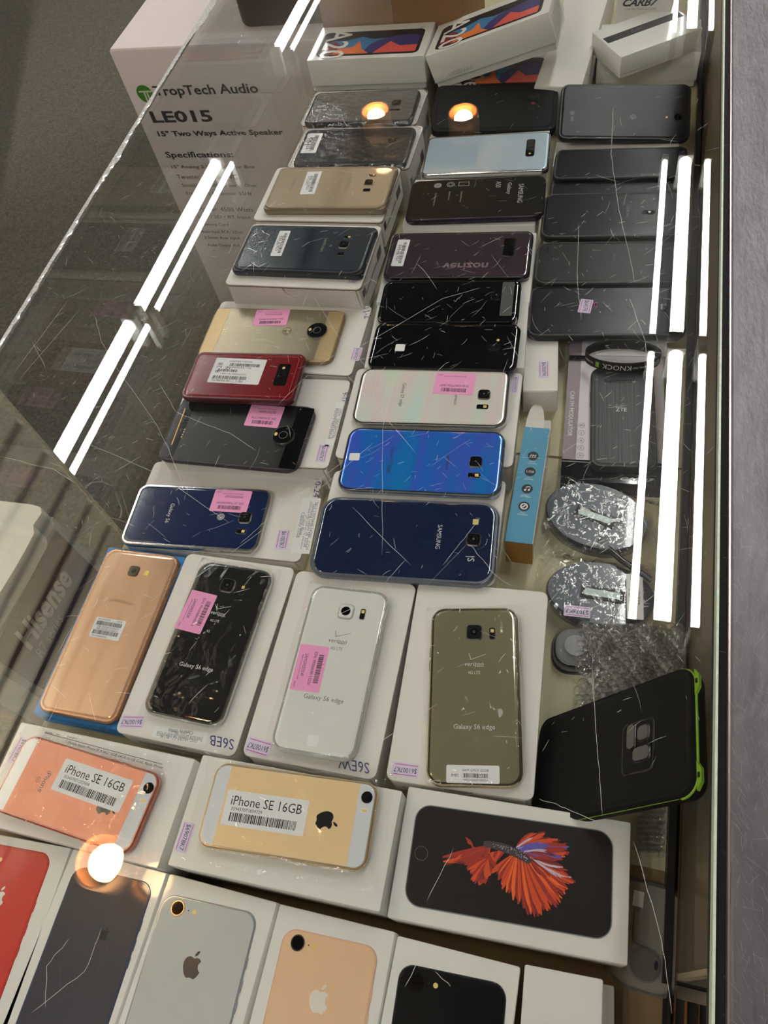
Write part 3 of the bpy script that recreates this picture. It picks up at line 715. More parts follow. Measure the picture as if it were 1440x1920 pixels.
def streak(o, e, w0, w1, m, bend, zz):
    o = np.array(L2(o)); e = np.array(L2(e)); d = e - o; nrm = np.array([-d[1], d[0]]) ; L = np.hypot(*d) + 1e-9; nrm /= L
    vs = []; n = 5
    for i in range(n + 1):
        u = i / n; c = o + d * u + nrm * bend * L * math.sin(PI * u); ww = (w0 + (w1 - w0) * u) * (1 if i < n else .25) / 2
        vs += [(*(c - nrm * ww), zz), (*(c + nrm * ww), zz)]
    b.add(vs, [(2 * i, 2 * i + 2, 2 * i + 3, 2 * i + 1) for i in range(n)], m)
def fan(o, o2, ends, n, ms, w1, zz, bend=.08):
    for i in range(n):
        u = i / (n - 1) * (len(ends) - 1); k = min(int(u), len(ends) - 2); v = u - k
        e = (ends[k][0] * (1 - v) + ends[k + 1][0] * v + rnd.uniform(-6, 6), ends[k][1] * (1 - v) + ends[k + 1][1] * v + rnd.uniform(-6, 6))
        q = i / (n - 1); oo = (o[0] * (1 - q) + o2[0] * q, o[1] * (1 - q) + o2[1] * q)
        streak(oo, e, .0010, w1 * rnd.uniform(.7, 1.3), rnd.choice(ms), bend * rnd.uniform(-1, 1.2), zz + i * 1e-6)
fan((930, 1583), (915, 1592), [(836, 1600), (832, 1618), (868, 1612), (884, 1635), (900, 1628)], 34, [FO[0], FO[0], FO[2], FO[1]], .0030, .00055)
fan((955, 1590), (915, 1600), [(880, 1632), (890, 1652), (905, 1655), (928, 1620)], 30, [FO[0], FO[1], FO[2], FO[1]], .0034, .00060)
fan((965, 1600), (995, 1612), [(925, 1630), (945, 1665), (985, 1700), (995, 1716), (1020, 1710), (1045, 1695), (1062, 1668), (1075, 1650)], 78, [FO[1], FO[1], FO[3], FO[0], FO[0], FO[2]], .0034, .00065, .05)
fan((990, 1605), (1000, 1610), [(1010, 1640), (1040, 1640), (1070, 1645), (1050, 1628)], 24, [FO[0], FO[1], FO[5], FO[2]], .0020, .00072)
fan((968, 1588), (985, 1600), [(1002, 1562), (1030, 1568), (1066, 1584), (1062, 1604), (1035, 1612)], 40, [FO[0], FO[0], FO[1], FO[2], FO[4]], .0028, .00066)
fan((968, 1590), (985, 1598), [(1000, 1576), (1018, 1580), (1030, 1590), (1020, 1600)], 16, [FO[4], FO[4], FO[5]], .0012, .00075)
fan((885, 1582), (888, 1588), [(876, 1574), (880, 1580), (886, 1590)], 7, [FO[0]], .002, .0007)
for i in range(60):
    u = i / 59; px = (912 + 78 * u, 1583 + 30 * u ** 1.7); x, y = L2(px); b.disc(x, y, .0022 + .0006 * math.sin(PI * u), FO[6], .0008 + i * 1e-6, 10)
for i in range(46):
    u = rnd.random(); px = (925 + 66 * u + rnd.gauss(0, 2.4), 1585 + 28 * u ** 1.7 + rnd.gauss(0, 3)); x, y = L2(px); b.disc(x, y, .0003, FO[5], .0009, 6)
b.build('printed_fish', t, 'orange and red fish with trailing fins')
# earphones in a clear case under it
EC = thing('earphone_case', 'clear plastic case with white earphones under the fish box', 'earphones', mat_from(hit((1214, 1752), .012), -.05, .0))
b = MB(); slab(b, .052, .070, .003, .017, CLEARP, [(0, 0), (0, .5), (.001, 1)], n=8); b.build('case_shell', EC)
b = MB(); slab(b, .0475, .0655, .0015, .0155, mat('grey_white_plastic', C(150, 142, 132), .35), [(0, 0), (.001, 1)], z0=.0034, n=8); b.build('insert', EC)
b = MB(); slab(b, .052, .070, .0006, .017, FILM, [(0, 0), (.0006, 1)], z0=.0056, n=8); b.build('case_cover', EC)
b = MB(); P = [(-.006, .026, .0056), (-.006, .014, .0056), (-.009, .0135, .0056), (-.009, .002, .0056), (-.008, -.006, .0056), (.003, -.009, .0056), (.010, -.013, .0056)]; b.tube(P, .0006, GREYINK, 6)
b.box((-.011, .016, .0052), (-.004, .026, .0066), PAPER); b.build('cable', EC)
b = MB(); b.cyl((.001, -.018, .005), .0105, .0012, mat('earbud_white', C(150, 145, 138), .3), 28, .0098); b.ring(.001, -.018, .0101, .0106, GREYINK, .0063); b.disc(.008, -.0165, .0014, INK, .0064, 12, ry=.003); b.build('earbud', EC)

# ================================================================ third row
BLUEC = mat('blue_card', C(20, 132, 206), .4, var=.04)
t, mw, w, l, h = carton('bright blue phone box under the bronze gold phone', [(203, 1026), (347, 1044), (218, 1373), (64, 1335)], .022, 0, 'plain', mats=BLUEC)
p = MB(); v = mw.inverted() @ Vector(hit((192, 1366), .022)); p.text('16 NW 7', v.x, v.y, .018, BLUEINK, z=h + .0002, rot=PI, shear=.3); p.build('handwriting', t)
BRZ = mat('bronze_gold', C(206, 164, 134), .14, metal=.35, coat=.7, var=.02)
ph = phone('bronze gold phone standing out on the bright blue box', [(204, 1026), (338, 1042.5), (216, 1362), (65.6, 1328)], .0298, 0, mat('bronze_frame', C(196, 152, 124), .2, metal=.8), BRZ, r=.0105, kind='soft')
mw_, w_, l_, h_, _ = HH[ph.name]; x, y = pos(ph, (251, 1071)); b = MB(); slab(b, .0108, .0108, .0008, .0028, mat('smoke_cover', C(70, 64, 52), .1, coat=1.), [(0, 0), (.0003, 1)], z0=h_, cx=x, cy=y); b.disc(x, y, .0022, LENS, h_ + .0009, 16); b.build('camera', ph)
x, y = pos(ph, (275, 1075)); b = MB(); slab(b, .0052, .0058, .0004, .0024, mat('flash_yellow', C(226, 206, 90), .3), [(0, 0), (.0003, 1)], z0=h_, cx=x, cy=y); b.build('flash', ph)
print_on(ph, [('SAMSUNG', (226, 1127.6), .0245, .0036, mat('embossed_grey', C(150, 120, 104), .3))])
sticker(ph, [(182, 1156), (237.6, 1165), (221.6, 1203), (166, 1192.6)], .0298, 0, 'j4', label='white two-barcode label')
S6L = dict(white=[(588.3, 1094.3), (733, 1111.8), (663.1, 1428), (500.9, 1405.3)])
def s6edge(label, q, back, fr, cam_p, fl_p, words, ring=CHROME, ink=SILVERINK):
    t = phone(label, q, .0475, 0, fr, back, h=.0070, r=.0115, kind='edge')
    mw, w, l, h, _ = HH[t.name]
    cam_square(t, cam_p, .0132, ring, BLACKG if ring is CHROME else back); flash_cell(t, fl_p, .0040, .0092, ring)
    its = []
    for s, px, wd, hg in words: its.append((s, px, wd, hg, ink, 0, .25 if s == 'verizon' else 0))
    print_on(t, its); b = MB(); x, y = pos(t, words[0][1]); check_mark(b, x + .002, y + .006, .012, ink, h + .00013)
    b.line((x + .0005, y - .002), (x + .0075, y - .002), .0003, ink, h + .00013); b.build('tick_logo', t)
    return t
t, mw, w, l, h = carton('white mailer box under the black phone with the pink label', [(351, 1037.5), (556, 1065), (437, 1420), (215, 1372.5)], .04, 0)
price(t, [(227.5, 1341), (271, 1342.5), (267.5, 1367.5), (223.7, 1362.5)], .04, 2)
sticker(t, [(292, 1360), (390, 1374), (386, 1397), (283, 1382)], .04, 2, 'lines', ('SVC-15CRP-12   BLUE', 'Samsung Galaxy S6 Edge G925', '(Unlocked) Verizon GSM 4G LTE 32GB', 'Color Blue', 'Capacity 32GB'), 'paper_slip')
p = MB(); v = mw.inverted() @ Vector(hit((416, 1392), .04)); p.text('S6EB', v.x, v.y, .022, BLUEINK, z=h + .0003, rot=PI, height=.008, shear=-.3); p.T = Matrix.Translation((0, -l / 2 - .0002, h * .55)) @ Matrix.Rotation(PI / 2, 4, 'X'); p.text('SAMSUNG MOBILE DEVICE', -.006, 0, w * .62, INK, height=.006, rot=PI); p.build('handwriting', t)
S6BK = mat('smoked_black_glass', C(30, 29, 29), .05, coat=1., var=.25, vs=30)
ph = s6edge('black curved-edge phone with a pink barcode label across its left side', [(377.5, 1051), (516, 1070), (411, 1367.5), (262.5, 1334)], S6BK, CHROME, (427, 1098), (455, 1106), [('verizon', (409, 1150), .0135, None), ('4G LTE', (402.5, 1164), .0085, .0022), ('Galaxy S6 edge', (367.5, 1251), .031, None)])
sticker(ph, [(360, 1105), (407.5, 1117.5), (375, 1190), (327.5, 1177.5)], .0475, 1, 'pink', ('ESN: 99000488645636', 'SAMG92532K'), label='pink barcode label')
mwp = HH[ph.name][0]; film('clear film wrapped round the black curved-edge phone', mwp, .080, .152, .0070, amp=.0008, seed=21, inner=(.070, .142), material=FILM, nx=20, ny=30)
t, mw, w, l, h = carton('white mailer box under the white phone with the pink label', [(558, 1071), (783, 1095), (702, 1464), (452, 1415)], .04, 0)
price(t, [(467, 1379), (511, 1393.5), (501.4, 1422), (457.7, 1407.7)], .04, 2)
p = MB(); v = mw.inverted() @ Vector(hit((665, 1436), .04)); p.text('S6EW', v.x, v.y, .024, BLUEINK, z=h + .0003, rot=PI, height=.008, shear=-.3); p.build('handwriting', t)
S6W = mat('pearl_white_glass', C(222, 224, 218), .08, coat=.8, var=.02)
ph = s6edge('white curved-edge phone with a pink barcode label and a square pale sticker', S6L['white'], S6W, mat('white_frame', C(206, 206, 202), .2, metal=.5), (649, 1147), (680, 1152), [('verizon', (633.6, 1202), .0155, None), ('4G LTE', (631, 1216), .0100, .0026), ('Galaxy S6 edge', (606.5, 1311), .033, None)], ring=mat('pale_ring', C(214, 214, 210), .15, metal=.4), ink=GREYINK)
sticker(ph, [(565, 1208), (619.5, 1213), (597, 1299), (541.5, 1292)], .0475, 1, 'pink', ('ESN: 99000698155226', 'SAMG92532W'), label='pink barcode label with a torn corner')
sticker(ph, [(579, 1377), (599.4, 1379), (594.7, 1400.6), (574.6, 1398)], .0475, 0, 'blank', name='square_sticker')
x, y = pos(ph, (649, 1147)); b = MB(); b.cyl((x, y, .0085), .0036, .0004, LENS, 20); b.build('lens_eye', ph)
film('clear film wrapped round the white curved-edge phone', HH[ph.name][0], .082, .152, .0070, amp=.0006, seed=22, inner=(.071, .143), nx=20, ny=30)
t, mw, w, l, h = carton('white mailer box under the olive gold mirror-backed phone', [(786, 1094), (1032.5, 1106), (996, 1504), (721, 1460)], .04, 0)
price(t, [(737.5, 1427.5), (786, 1434), (783.7, 1461), (733.7, 1452.5)], .04, 2)
p = MB(); p.T = Matrix.Translation((0, -l / 2 - .0002, h * .6)) @ Matrix.Rotation(PI / 2, 4, 'X'); p.text('SAMSUNG MOBILE DEVICE', 0, 0, w * .8, INK, height=.005); p.build('front_print', t)
S6G = mat('olive_gold_glass', C(150, 142, 112), .12, metal=.35, coat=.9, var=.06, vs=8)
ph = s6edge('olive gold mirror-backed phone with a white label near its lower end', [(808, 1137.5), (971, 1140), (982.5, 1477.5), (799, 1472.5)], S6G, mat('gold_frame', C(200, 184, 150), .15, metal=1.), (889, 1186), (923, 1188), [('verizon', (889, 1245), .0145, None), ('4G LTE', (889, 1261), .0095, .0025), ('Galaxy S6 edge', (889, 1364), .031, None)])
sticker(ph, [(836, 1434), (937.5, 1436), (936, 1470), (837.5, 1467.5)], .0475, 0, 'imei', ('SAM G925 32GB', '990004885048854'), label='white barcode label')
film('clear film wrapped round the olive gold phone', HH[ph.name][0], .080, .150, .0070, amp=.0006, seed=23, inner=(.071, .143), nx=20, ny=30)

# ================================================================ rugged phone leaning on the back door
LIME = mat('lime_rubber', C(138, 186, 50), .45, var=.04)
ph = phone('black rugged phone in a lime-trimmed case leaning up on bubble wrap', None, 0, 0, RUBBER, RUBBER, h=.013, r=.012, kind='soft', wl=(.083, .158), pose=(.0315, .1567, .0732, -.0343, -.9501, -1.4966), buttons=0)
mw_, w_, l_, h_, _ = HH[ph.name]
b = MB()
pr = rr(w_ + .0004, l_ + .0004, .012, 8, .0085)
pr = [p for p in pr if p[1] > l_ / 2 - .016 or p[0] > w_ / 2 - .001]
b.tube(sorted([p for p in rr(w_ + .0004, l_ + .0004, .013, 8, .0088) if p[1] > l_ / 2 - .02], key=lambda p: p[0]), .0009, LIME)
b.tube([(w_ / 2, l_ / 2 - .014, .0088), (w_ / 2 + .0002, .0, .0086), (w_ / 2, -l_ / 2 + .02, .0084)], .00025, LIME); b.build('lime_seam', ph)
for x in (-.030, .030):
    b = MB(); b.add([(x - .009, l_ / 2, .0078), (x - .004, l_ / 2 + .0035, .0078), (x + .004, l_ / 2 + .0035, .0078), (x + .009, l_ / 2, .0078), (x - .009, l_ / 2, .0100), (x - .004, l_ / 2 + .0035, .0100), (x + .004, l_ / 2 + .0035, .0100), (x + .009, l_ / 2, .0100)],
                    [(3, 2, 1, 0), (4, 5, 6, 7), (0, 1, 5, 4), (1, 2, 6, 5), (2, 3, 7, 6)], LIME)
    b.box((x - .0016, l_ / 2 + .0008, .0099), (x + .0016, l_ / 2 + .0026, .0103), INK); b.build('strap_loop', ph, 'lime strap loop')
b = MB(); x0, y0 = pos(ph, (1196, 1400)); slab(b, .036, .030, .0006, .005, BLACKG, [(0, 0), (0, .5), (.0005, 1)], z0=h_ - .0002, cx=x0, cy=y0); slab(b, .033, .027, .0006, .004, RUBBER, [(0, 0), (0, 1)], z0=h_ - .0001, cx=x0, cy=y0); o = b.build('camera_surround', ph)
SMOKE = mat('grey_window', C(92, 88, 86), .3, coat=.5)
for px, sx, sy in (((1184, 1382), .017, .0075), ((1207, 1374), .010, .010), ((1203, 1413), .009, .015)):
    x, y = pos(ph, px); b = MB(); slab(b, sx, sy, .0008, .0032, BLACKG, [(-.0015, 0), (-.0013, .7), (0, .8), (.0002, 1)], z0=h_, cx=x, cy=y, n=5); slab(b, sx - .0006, sy - .0006, .0002, .003, SMOKE, [(0, 0), (0, 1)], z0=h_ + .0009, cx=x, cy=y, n=5); b.build('lens_window', ph)

# ================================================================ fourth row
t, mw, w, l, h = carton('low white mailer box under the navy phone with a carrier globe', [(295, 861), (610, 893), (569, 1045), (213, 1027)], .02, 0, wl=(.186, .100))
price(t, [(522, 993), (544, 994.5), (537.6, 1031), (514.7, 1029.6)], .02)
sticker(t, [(568, 932), (598, 936), (584, 1040), (545, 1036)], .02, 1, 'lines', ('SKU: 10009448-54788   CCH', 'Samsung Galaxy S6 32GB', '(Unlocked) AT&T GSM 4G LTE Smartphone', 'Color Blue', 'Capacity 32GB'), 'paper_slip')
p = MB(); v = mw.inverted() @ Vector(hit((595, 915), .02)); p.text('10-24', v.x, v.y, .022, BLUEINK, z=h + .0003, rot=-1.45, height=.006); p.build('handwriting', t)
NAVY = mat('navy_glass', C(24, 38, 78), .07, coat=1., var=.15, vs=30)
ph = phone('navy phone with a pink label and a silver striped globe emblem', [(262, 905), (513, 918), (480, 1037), (224, 1018)], .0270, 1, CHROME, NAVY, h=.0068, r=.0105, kind='soft')
cam_square(ph, (459.7, 971), .0125); flash_cell(ph, (452, 996.6), .0042, .0095)
print_on(ph, [('Galaxy S6', (317.6, 962), .0225, None, SILVERINK)])
b = MB(); x, y = pos(ph, (414, 969)); [b.ring(x, y + .0, .0010 + .0011 * i, .0015 + .0011 * i, SILVERINK, .0069, ry=1.) for i in range(3)]; b.disc(x + .001, y, .0009, SILVERINK, .0069, 10); b.build('globe_logo', ph)
sticker(ph, [(406, 916.5), (472, 922.6), (463, 962), (391, 958)], .0270, 2, 'pink', ('ESN: 357743062900703', 'SMG920VZKEA7'), label='pink barcode label')
t, mw, w, l, h = carton('white mailer box under the large navy phone', [(622, 884), (953, 901), (930, 1105), (580, 1060)], .04, 0, wl=(.163, .108))
ph = phone('large navy phone with scratched glossy back and chrome camera ring', [(606, 928), (940, 943), (925, 1098), (575, 1077)], .0485, 1, mat('grey_frame', C(120, 126, 138), .3, metal=.7), mat('navy_plastic', C(24, 36, 66), .13, coat=.9, var=.12), h=.0085, r=.016, kind='soft')
cam_square(ph, (888, 1012), .0125, CHROME); print_on(ph, [('SAMSUNG', (823, 1006.5), .024, .0040, SILVERINK), ('|S', (881, 1048), .005, None, SILVERINK)])
x, y = pos(ph, (892, 979)); b = MB(); slab(b, .0055, .0050, .0004, .0006, mat('flash_gold', C(214, 190, 120), .3), [(0, 0), (0, 1)], z0=.0085, cx=x, cy=y); b.build('flash', ph)
b = MB(); x, y = pos(ph, (888, 1012)); P = [(x + .0105 * math.cos(a), y + .0115 * math.sin(a), .0088) for a in [PI * (.02 + .42 * i / 14) + .3 for i in range(15)]]; b.tube(P, .00025, CHROME); b.build('speaker_trim', ph)
def s7(label, q, z, back, fr, words, cam_p, fl_p, ink=INK):
    t = phone(label, q, z, 1, fr, back, h=.0077, r=.0125, kind='edge'); cam_square(t, cam_p, .0122, CHROME, LENS); flash_cell(t, fl_p, .0048, .0105)
    print_on(t, [(s, px, wd, None, ink) for s, px, wd in words]); return t
t, mw, w, l, h = carton('white mailer box under the pearl white curved-edge phone', [(670, 690), (980, 700), (962, 877), (627, 858)], .04, 0, sidetext='')
price(t, [(961, 704.6), (972, 706), (970.6, 738), (961, 736.5)], .04)
p = MB(); v = mw.inverted() @ Vector(hit((645, 745), .04)); p.build('x') if False else None
IRI = banded('iridescent_pearl', (C(206, 232, 205), C(226, 224, 214), C(232, 214, 214), C(222, 226, 214), C(205, 230, 224)), 6, axis=1, metal=.1)  # pearly reflection painted into the back as colour bands
IRB = banded('iridescent_blue', (C(36, 124, 212), C(44, 116, 218), C(72, 104, 220), C(36, 124, 214), C(32, 134, 212)), 5, axis=1, metal=.25)  # violet-blue reflection of the film painted into the colour as bands
ph = s7('pearl white iridescent curved-edge phone with a pink label', [(676, 690), (962, 690), (945, 803), (660, 792)], .0485, IRI, CHROME, [('Galaxy S7 edge', (754, 740), .030), ('verizon', (855, 748), .0145)], (907.7, 740.4), (904.5, 763))
sticker(ph, [(819, 698), (892, 701), (887.5, 743), (811, 736.5)], .0485, 2, 'pink', ('358158077261847', ''), label='pink barcode label')
p = MB(); mwx, w_, l_, h_, _ = HH[ph.name]; x, y = pos(ph, (718, 730)); p.text('CE 0168 (!) X', x, y, .030, mat('lilac_ink', C(206, 178, 196), .5), z=h_ + .0001, height=.003); [p.line((x - .02, y - .005 - .002 * i), (x + .02, y - .005 - .002 * i), .0004, _m['lilac_ink'], h_ + .0001) for i in (1, 3)]; p.build('approval_print', ph)
ph = s7('bright blue iridescent curved-edge phone with a small white square sticker', [(652, 802), (953, 806), (935, 935), (632, 915)], .0487, IRB, mat('blue_silver_frame', C(176, 186, 200), .15, metal=1.), [('Galaxy S7 edge', (732.6, 861), .031), ('verizon', (840, 866), .018)], (892, 866.6), (889, 891.5))
sticker(ph, [(656, 850), (675, 850), (673.5, 864), (654, 862.7)], .0487, 0, 'blank', name='square_sticker')
# left column: modular phones
t, mw, w, l, h = carton('white mailer box under the black phone with the orange stripe', [(355, 697), (662, 711), (613, 887), (300, 860)], .040, 0, wl=(.180, .112))
price(t, [(598, 833), (617, 834.5), (609.5, 868), (592, 865)], .040)
p = MB(); v = mw.inverted() @ Vector(hit((647, 745), .040)); p.text('9-17', v.x, v.y, .013, BLUEINK, z=h + .0003, rot=-1.4, height=.006); p.build('handwriting', t)
sticker(t, [(628, 752), (642, 755), (628, 838), (612, 836)], .040, 1, 'lines', ('ITEM   DESCRIPTION', 'Unlocked GSM 4G LTE', 'Factory Refurbished'), 'paper_slip')
def moto(label, q, z, back, fr, endm, cam_p, dots, line_p=None, h=.0060):
    t = phone(label, q, z, 1, fr, back, h=h, r=.0125, kind='flat'); mw, w, l, h, _ = HH[t.name]
    ew = l * .13
    for sy, wd in ((-1, l * .105), (1, l * .115)):
        b = MB(); y = sy * (l / 2 - wd / 2 - .0022); slab(b, w - .005, wd, .0004, .009 if False else .002, endm, [(0, 0), (.0003, 1)], z0=h - .0002, cy=y); b.build('antenna_end', t)
    x, y = pos(t, cam_p); b = MB(); b.cyl((x, y, h), .0118, .0018, CHROME, 36, .0112); b.cyl((x, y, h + .0018), .0108, .0003, BLACKG, 36, .0104); b.ring(x, y, .0040, .0045, GREYINK, h + .0022); b.disc(x, y, .0026, LENS, h + .0023, 16); o = b.build('camera', t)
    b = MB(); b.disc(x - .0005, y - .0078, .0022, FLASH, h + .0022, 12, ry=.0016); b.build('flash', o)
    b = MB()
    for px in dots:
        x, y = pos(t, px)
        for i in range(4):
            for j in range(2 if len(dots) > 1 else 3): b.cyl((x - .0048 + i * .0032, y - .0014 + j * .0028, h - .0001), .00085, .0003, FLASH, 8)
    b.build('contact_pins', t)
    return t
SHEEN = mat('black_satin', C(24, 24, 25), .36, coat=0., spec=.4, var=.1)
ph = moto('black phone with an orange stripe, gold contact dots and a round camera', [(336, 742), (594, 765), (555, 888), (300, 858)], .0465, SHEEN, mat('mauve_frame', C(78, 70, 78), .35, metal=.5), BLACKG, (532, 818), [(349, 788), (341, 812)], h=.0062)
b = MB(); a_, c_ = pos(ph, (347.6, 766)), pos(ph, (322, 834.5)); b.line(a_, c_, .0011, mat('orange_trim', C(240, 170, 50), .3), .0066); b.build('orange_stripe', ph)
sticker(ph, [(471, 757), (533.6, 764.5), (520.5, 804), (459, 796.6)], .0465, 2, 'pink', ('ESN: 351854084713794', 'MOTXT1650M'), label='pink barcode label')
t, mw, w, l, h = carton('white mailer box under the brushed gold phone', [(417, 563), (702, 571), (662, 706), (354, 690)], .045, 0, wl=(.180, .101))
price(t, [(663.4, 651), (681, 652), (672, 677), (656, 675.6)], .045)
p = MB(); v = mw.inverted() @ Vector(hit((688, 587), .045)); p.text('11-2', v.x, v.y, .016, BLUEINK, z=h + .0003, rot=-1.2, height=.008); p.build('handwriting', t)
BG = mat('brushed_gold', C(158, 146, 124), .3, metal=.7, var=.08, vs=200, stretch=(1, .05, 1))
ph = moto('brushed gold phone with a round camera and a winged round emblem', [(403, 575), (648, 582), (622, 685), (372, 665)], .0512, BG, mat('tan_gold', C(150, 124, 96), .35, metal=.6), mat('pale_gold_band', C(190, 164, 122), .35, metal=.5), (595, 621.6), [(417, 620)], h=.0060)
b = MB(); x, y = pos(ph, (538, 621)); b.disc(x, y, .0055, mat('dull_disc', C(128, 118, 98), .35, metal=.6), .0064, 28); b.text('M', x, y, .0062, mat('pale_gold', C(196, 184, 156), .35, metal=.6), z=.0065, bold=.02); b.build('round_emblem', ph)
sticker(ph, [(481, 581), (544, 581), (536.6, 611), (474, 610)], .0512, 2, 'pink', ('ESN: 355412071280785', 'MOTXT1650GP3'), label='pink barcode label')
REDM = mat('red_weave', C(118, 14, 26), .14, coat=1., var=.45, vs=420)
ph = phone('deep red woven-back phone with a white barcode sheet, overlapping the gold one', [(362, 653), (572, 668), (549, 757), (348, 742)], .0600, 1, mat('dark_red', C(84, 12, 22), .3, coat=.5), REDM, h=.0080, r=.009, kind='soft')
mwx, w_, l_, h_, _ = HH[ph.name]
x, y = pos(ph, (529, 703)); b = MB(); slab(b, .029, .0135, .0012, .0018, BLACKG, [(0, 0), (.0004, 1)], z0=h_ - .0002, cx=x, cy=y); b.cyl((x, y, h_ + .001), .0040, .0006, DCHROME, 24); b.cyl((x, y, h_ + .0015), .0033, .0003, LENS, 20); b.disc(x - .0085, y, .0016, FLASH, h_ + .0012, 12); b.build('camera_strip', ph)
b = MB(); P = rr(w_ - .012, l_ - .013, .004, 4, h_ + .0001); P.append(P[0]); b.tube(P, .00022, mat('pink_glint_edge', C(200, 90, 96), .15, coat=1.), 5); b.build('panel_seam', ph)
sticker(ph, [(405, 670), (498.7, 675.6), (485.5, 723.7), (391, 715)], .0600, 2, 'sheet', label='white barcode sheet')
b = MB(); b.box((.02, -.055, -.006), (.026, .055, 0), GLOSSW)
b.build('foam_pad', ph) if False else None
# stacked boxes with rugged-edge phones
carton('lower white mailer box in the stack under the dark blue-grey phone', [(432, 552), (690, 556), (718, 441), (470, 440)][::-1][2:] + [(432, 552), (690, 556), (718, 441), (470, 440)][::-1][:2] if False else [(452, 440), (735, 440), (688, 566), (432, 562)], .037, 0, wl=(.158, .098))
t, mw, w, l, h = carton('upper white mailer box with a thumb notch, under the dark blue-grey phone', [(472.5, 422.5), (718, 421), (674, 545), (421, 530.7)], .075, .0372, sidetext='SAMSUNG SM-G892A')
price(t, [(657, 515), (673, 516), (669, 532), (653, 530.6)], .075)
def active(label, q, z, back, fr, cam_p, f1, f2, sam, gal, sl):
    t = phone(label, q, z, 1, fr, back, h=.0100, r=.012, kind='soft'); mw, w, l, h, _ = HH[t.name]
    cam_square(t, cam_p, .0115); flash_cell(t, f1, .0035, .0085); flash_cell(t, f2, .0045, .0080, led=0)
    print_on(t, [('SAMSUNG', sam, .0225, .0034, mat('olive_ink', C(120, 116, 96), .4)), ('Galaxy S8 Active', gal, .024, None, GREYINK)])
    for sx in (-1, 1):
        for sy in (-1, 1):
            b = MB(); slab(b, .013, .017, .0070, .006, fr, [(.0006, 0), (0, .3), (0, .8), (.0008, 1)], z0=.0014, cx=sx * (w / 2 - .0058), cy=sy * (l / 2 - .0078), n=5)
            b.cyl((sx * (w / 2 + .0004), sy * (l / 2 - .018), .0048), .0008, .0006, CHROME, 8); b.build('corner_bumper', t)
    sticker(t, sl, z, 1, 'strip', ('IMEI 357825', 'SM-G892'), label='white barcode strip'); return t
active('dark blue-grey phone with corner bumpers and a barcode strip', [(470, 418), (705, 427), (678, 515), (437, 503)], .0850, mat('blue_grey_shell', C(38, 46, 56), .22, coat=.5, var=.08), mat('dark_shell', C(28, 33, 40), .4, coat=.2), (645, 459.4), (652, 445), (639, 476.6), (607, 459), (496, 455.5), [(524, 433), (544.6, 433), (528, 481), (508, 479)])
carton('lower white mailer box in the stack under the tan gold phone', [(500, 330), (755, 330), (716, 440), (478, 440)], .034, 0, wl=(.158, .094))
t, mw, w, l, h = carton('upper white mailer box under the tan gold phone', [(518.7, 314), (753.6, 314), (715, 417), (475, 412)], .07, .0342, sidetext='SAMSUNG SM-G892A')
price(t, [(707, 389), (721, 390), (716, 404), (702, 403)], .07)
active('tan gold phone with corner bumpers and a curled barcode strip', [(525, 312), (743, 311), (723, 392), (494, 389)], .0800, mat('tan_shell', C(164, 146, 122), .25, coat=.4, var=.03), mat('tan_frame', C(150, 134, 112), .3, metal=.5), (692, 343), (698, 329), (687.6, 356.5), (654.6, 343), (549, 346), [(575.5, 322), (604.5, 321.7), (588.7, 364.4), (563.6, 364.4)])
t, mw, w, l, h = carton('white mailer box under the black phone in the crinkled bag', [(575, 238), (785, 240), (761, 316), (552, 309)], .062, 0, wl=(.160, .088), sidetext='SM-G892')
ph = phone('black phone in a crinkled clear bag with a small barcode strip', [(576, 240), (773, 240), (758.6, 309), (556, 307)], .0705, 1, BLACKM, BLACKM, h=.0085, r=.008, wl=(.0755, .146))
mwx = HH[ph.name][0]; x, y = pos(ph, (735, 262)); b = MB(); slab(b, .011, .010, .0006, .002, BLACKG, [(0, 0), (0, 1)], z0=.0085, cx=x, cy=y); b.disc(x, y, .003, LENS, .0092, 14); b.build('camera', ph)
sticker(ph, [(577, 250), (604, 251), (592.5, 288), (565.4, 286)], .0705, 1, 'strip', ('357825', 'SM'), label='white barcode strip')
film('crinkled clear bag over the black phone near the speaker carton', mwx, .084, .156, .0085, amp=.0040, seed=5, inner=(.0755, .146), material=FILMF, nx=30, ny=44)
t, mw, w, l, h = carton('white mailer box under the grey phone at the back', [(590, 171), (800, 170), (782, 235), (567, 232)], .062, 0, wl=(.160, .078), sidetext='SM-G892')
ph = phone('grey phone in a clear bag beside the first lamp reflection', [(590.7, 173.5), (784, 168), (776.6, 229), (571, 227.6)], .0705, 1, BLACKM, mat('warm_grey_shell', C(104, 98, 92), .3, coat=.4), h=.0085, r=.009, wl=(.0715, .146))
x, y = pos(ph, (743, 193)); b = MB(); slab(b, .011, .012, .0006, .0025, BLACKG, [(0, 0), (0, 1)], z0=.0085, cx=x, cy=y); b.disc(x, y, .003, LENS, .0092, 14); b.build('camera', ph)
x, y = pos(ph, (739, 206)); b = MB(); slab(b, .003, .014, .0005, .001, BLACKG, [(0, 0), (0, 1)], z0=.0085, cx=x, cy=y); b.build('sensor_window', ph)
film('crinkled clear bag over the grey phone at the back', HH[ph.name][0], .079, .158, .0085, amp=.0040, seed=9, inner=(.0715, .146), material=FILMF, nx=30, ny=44)

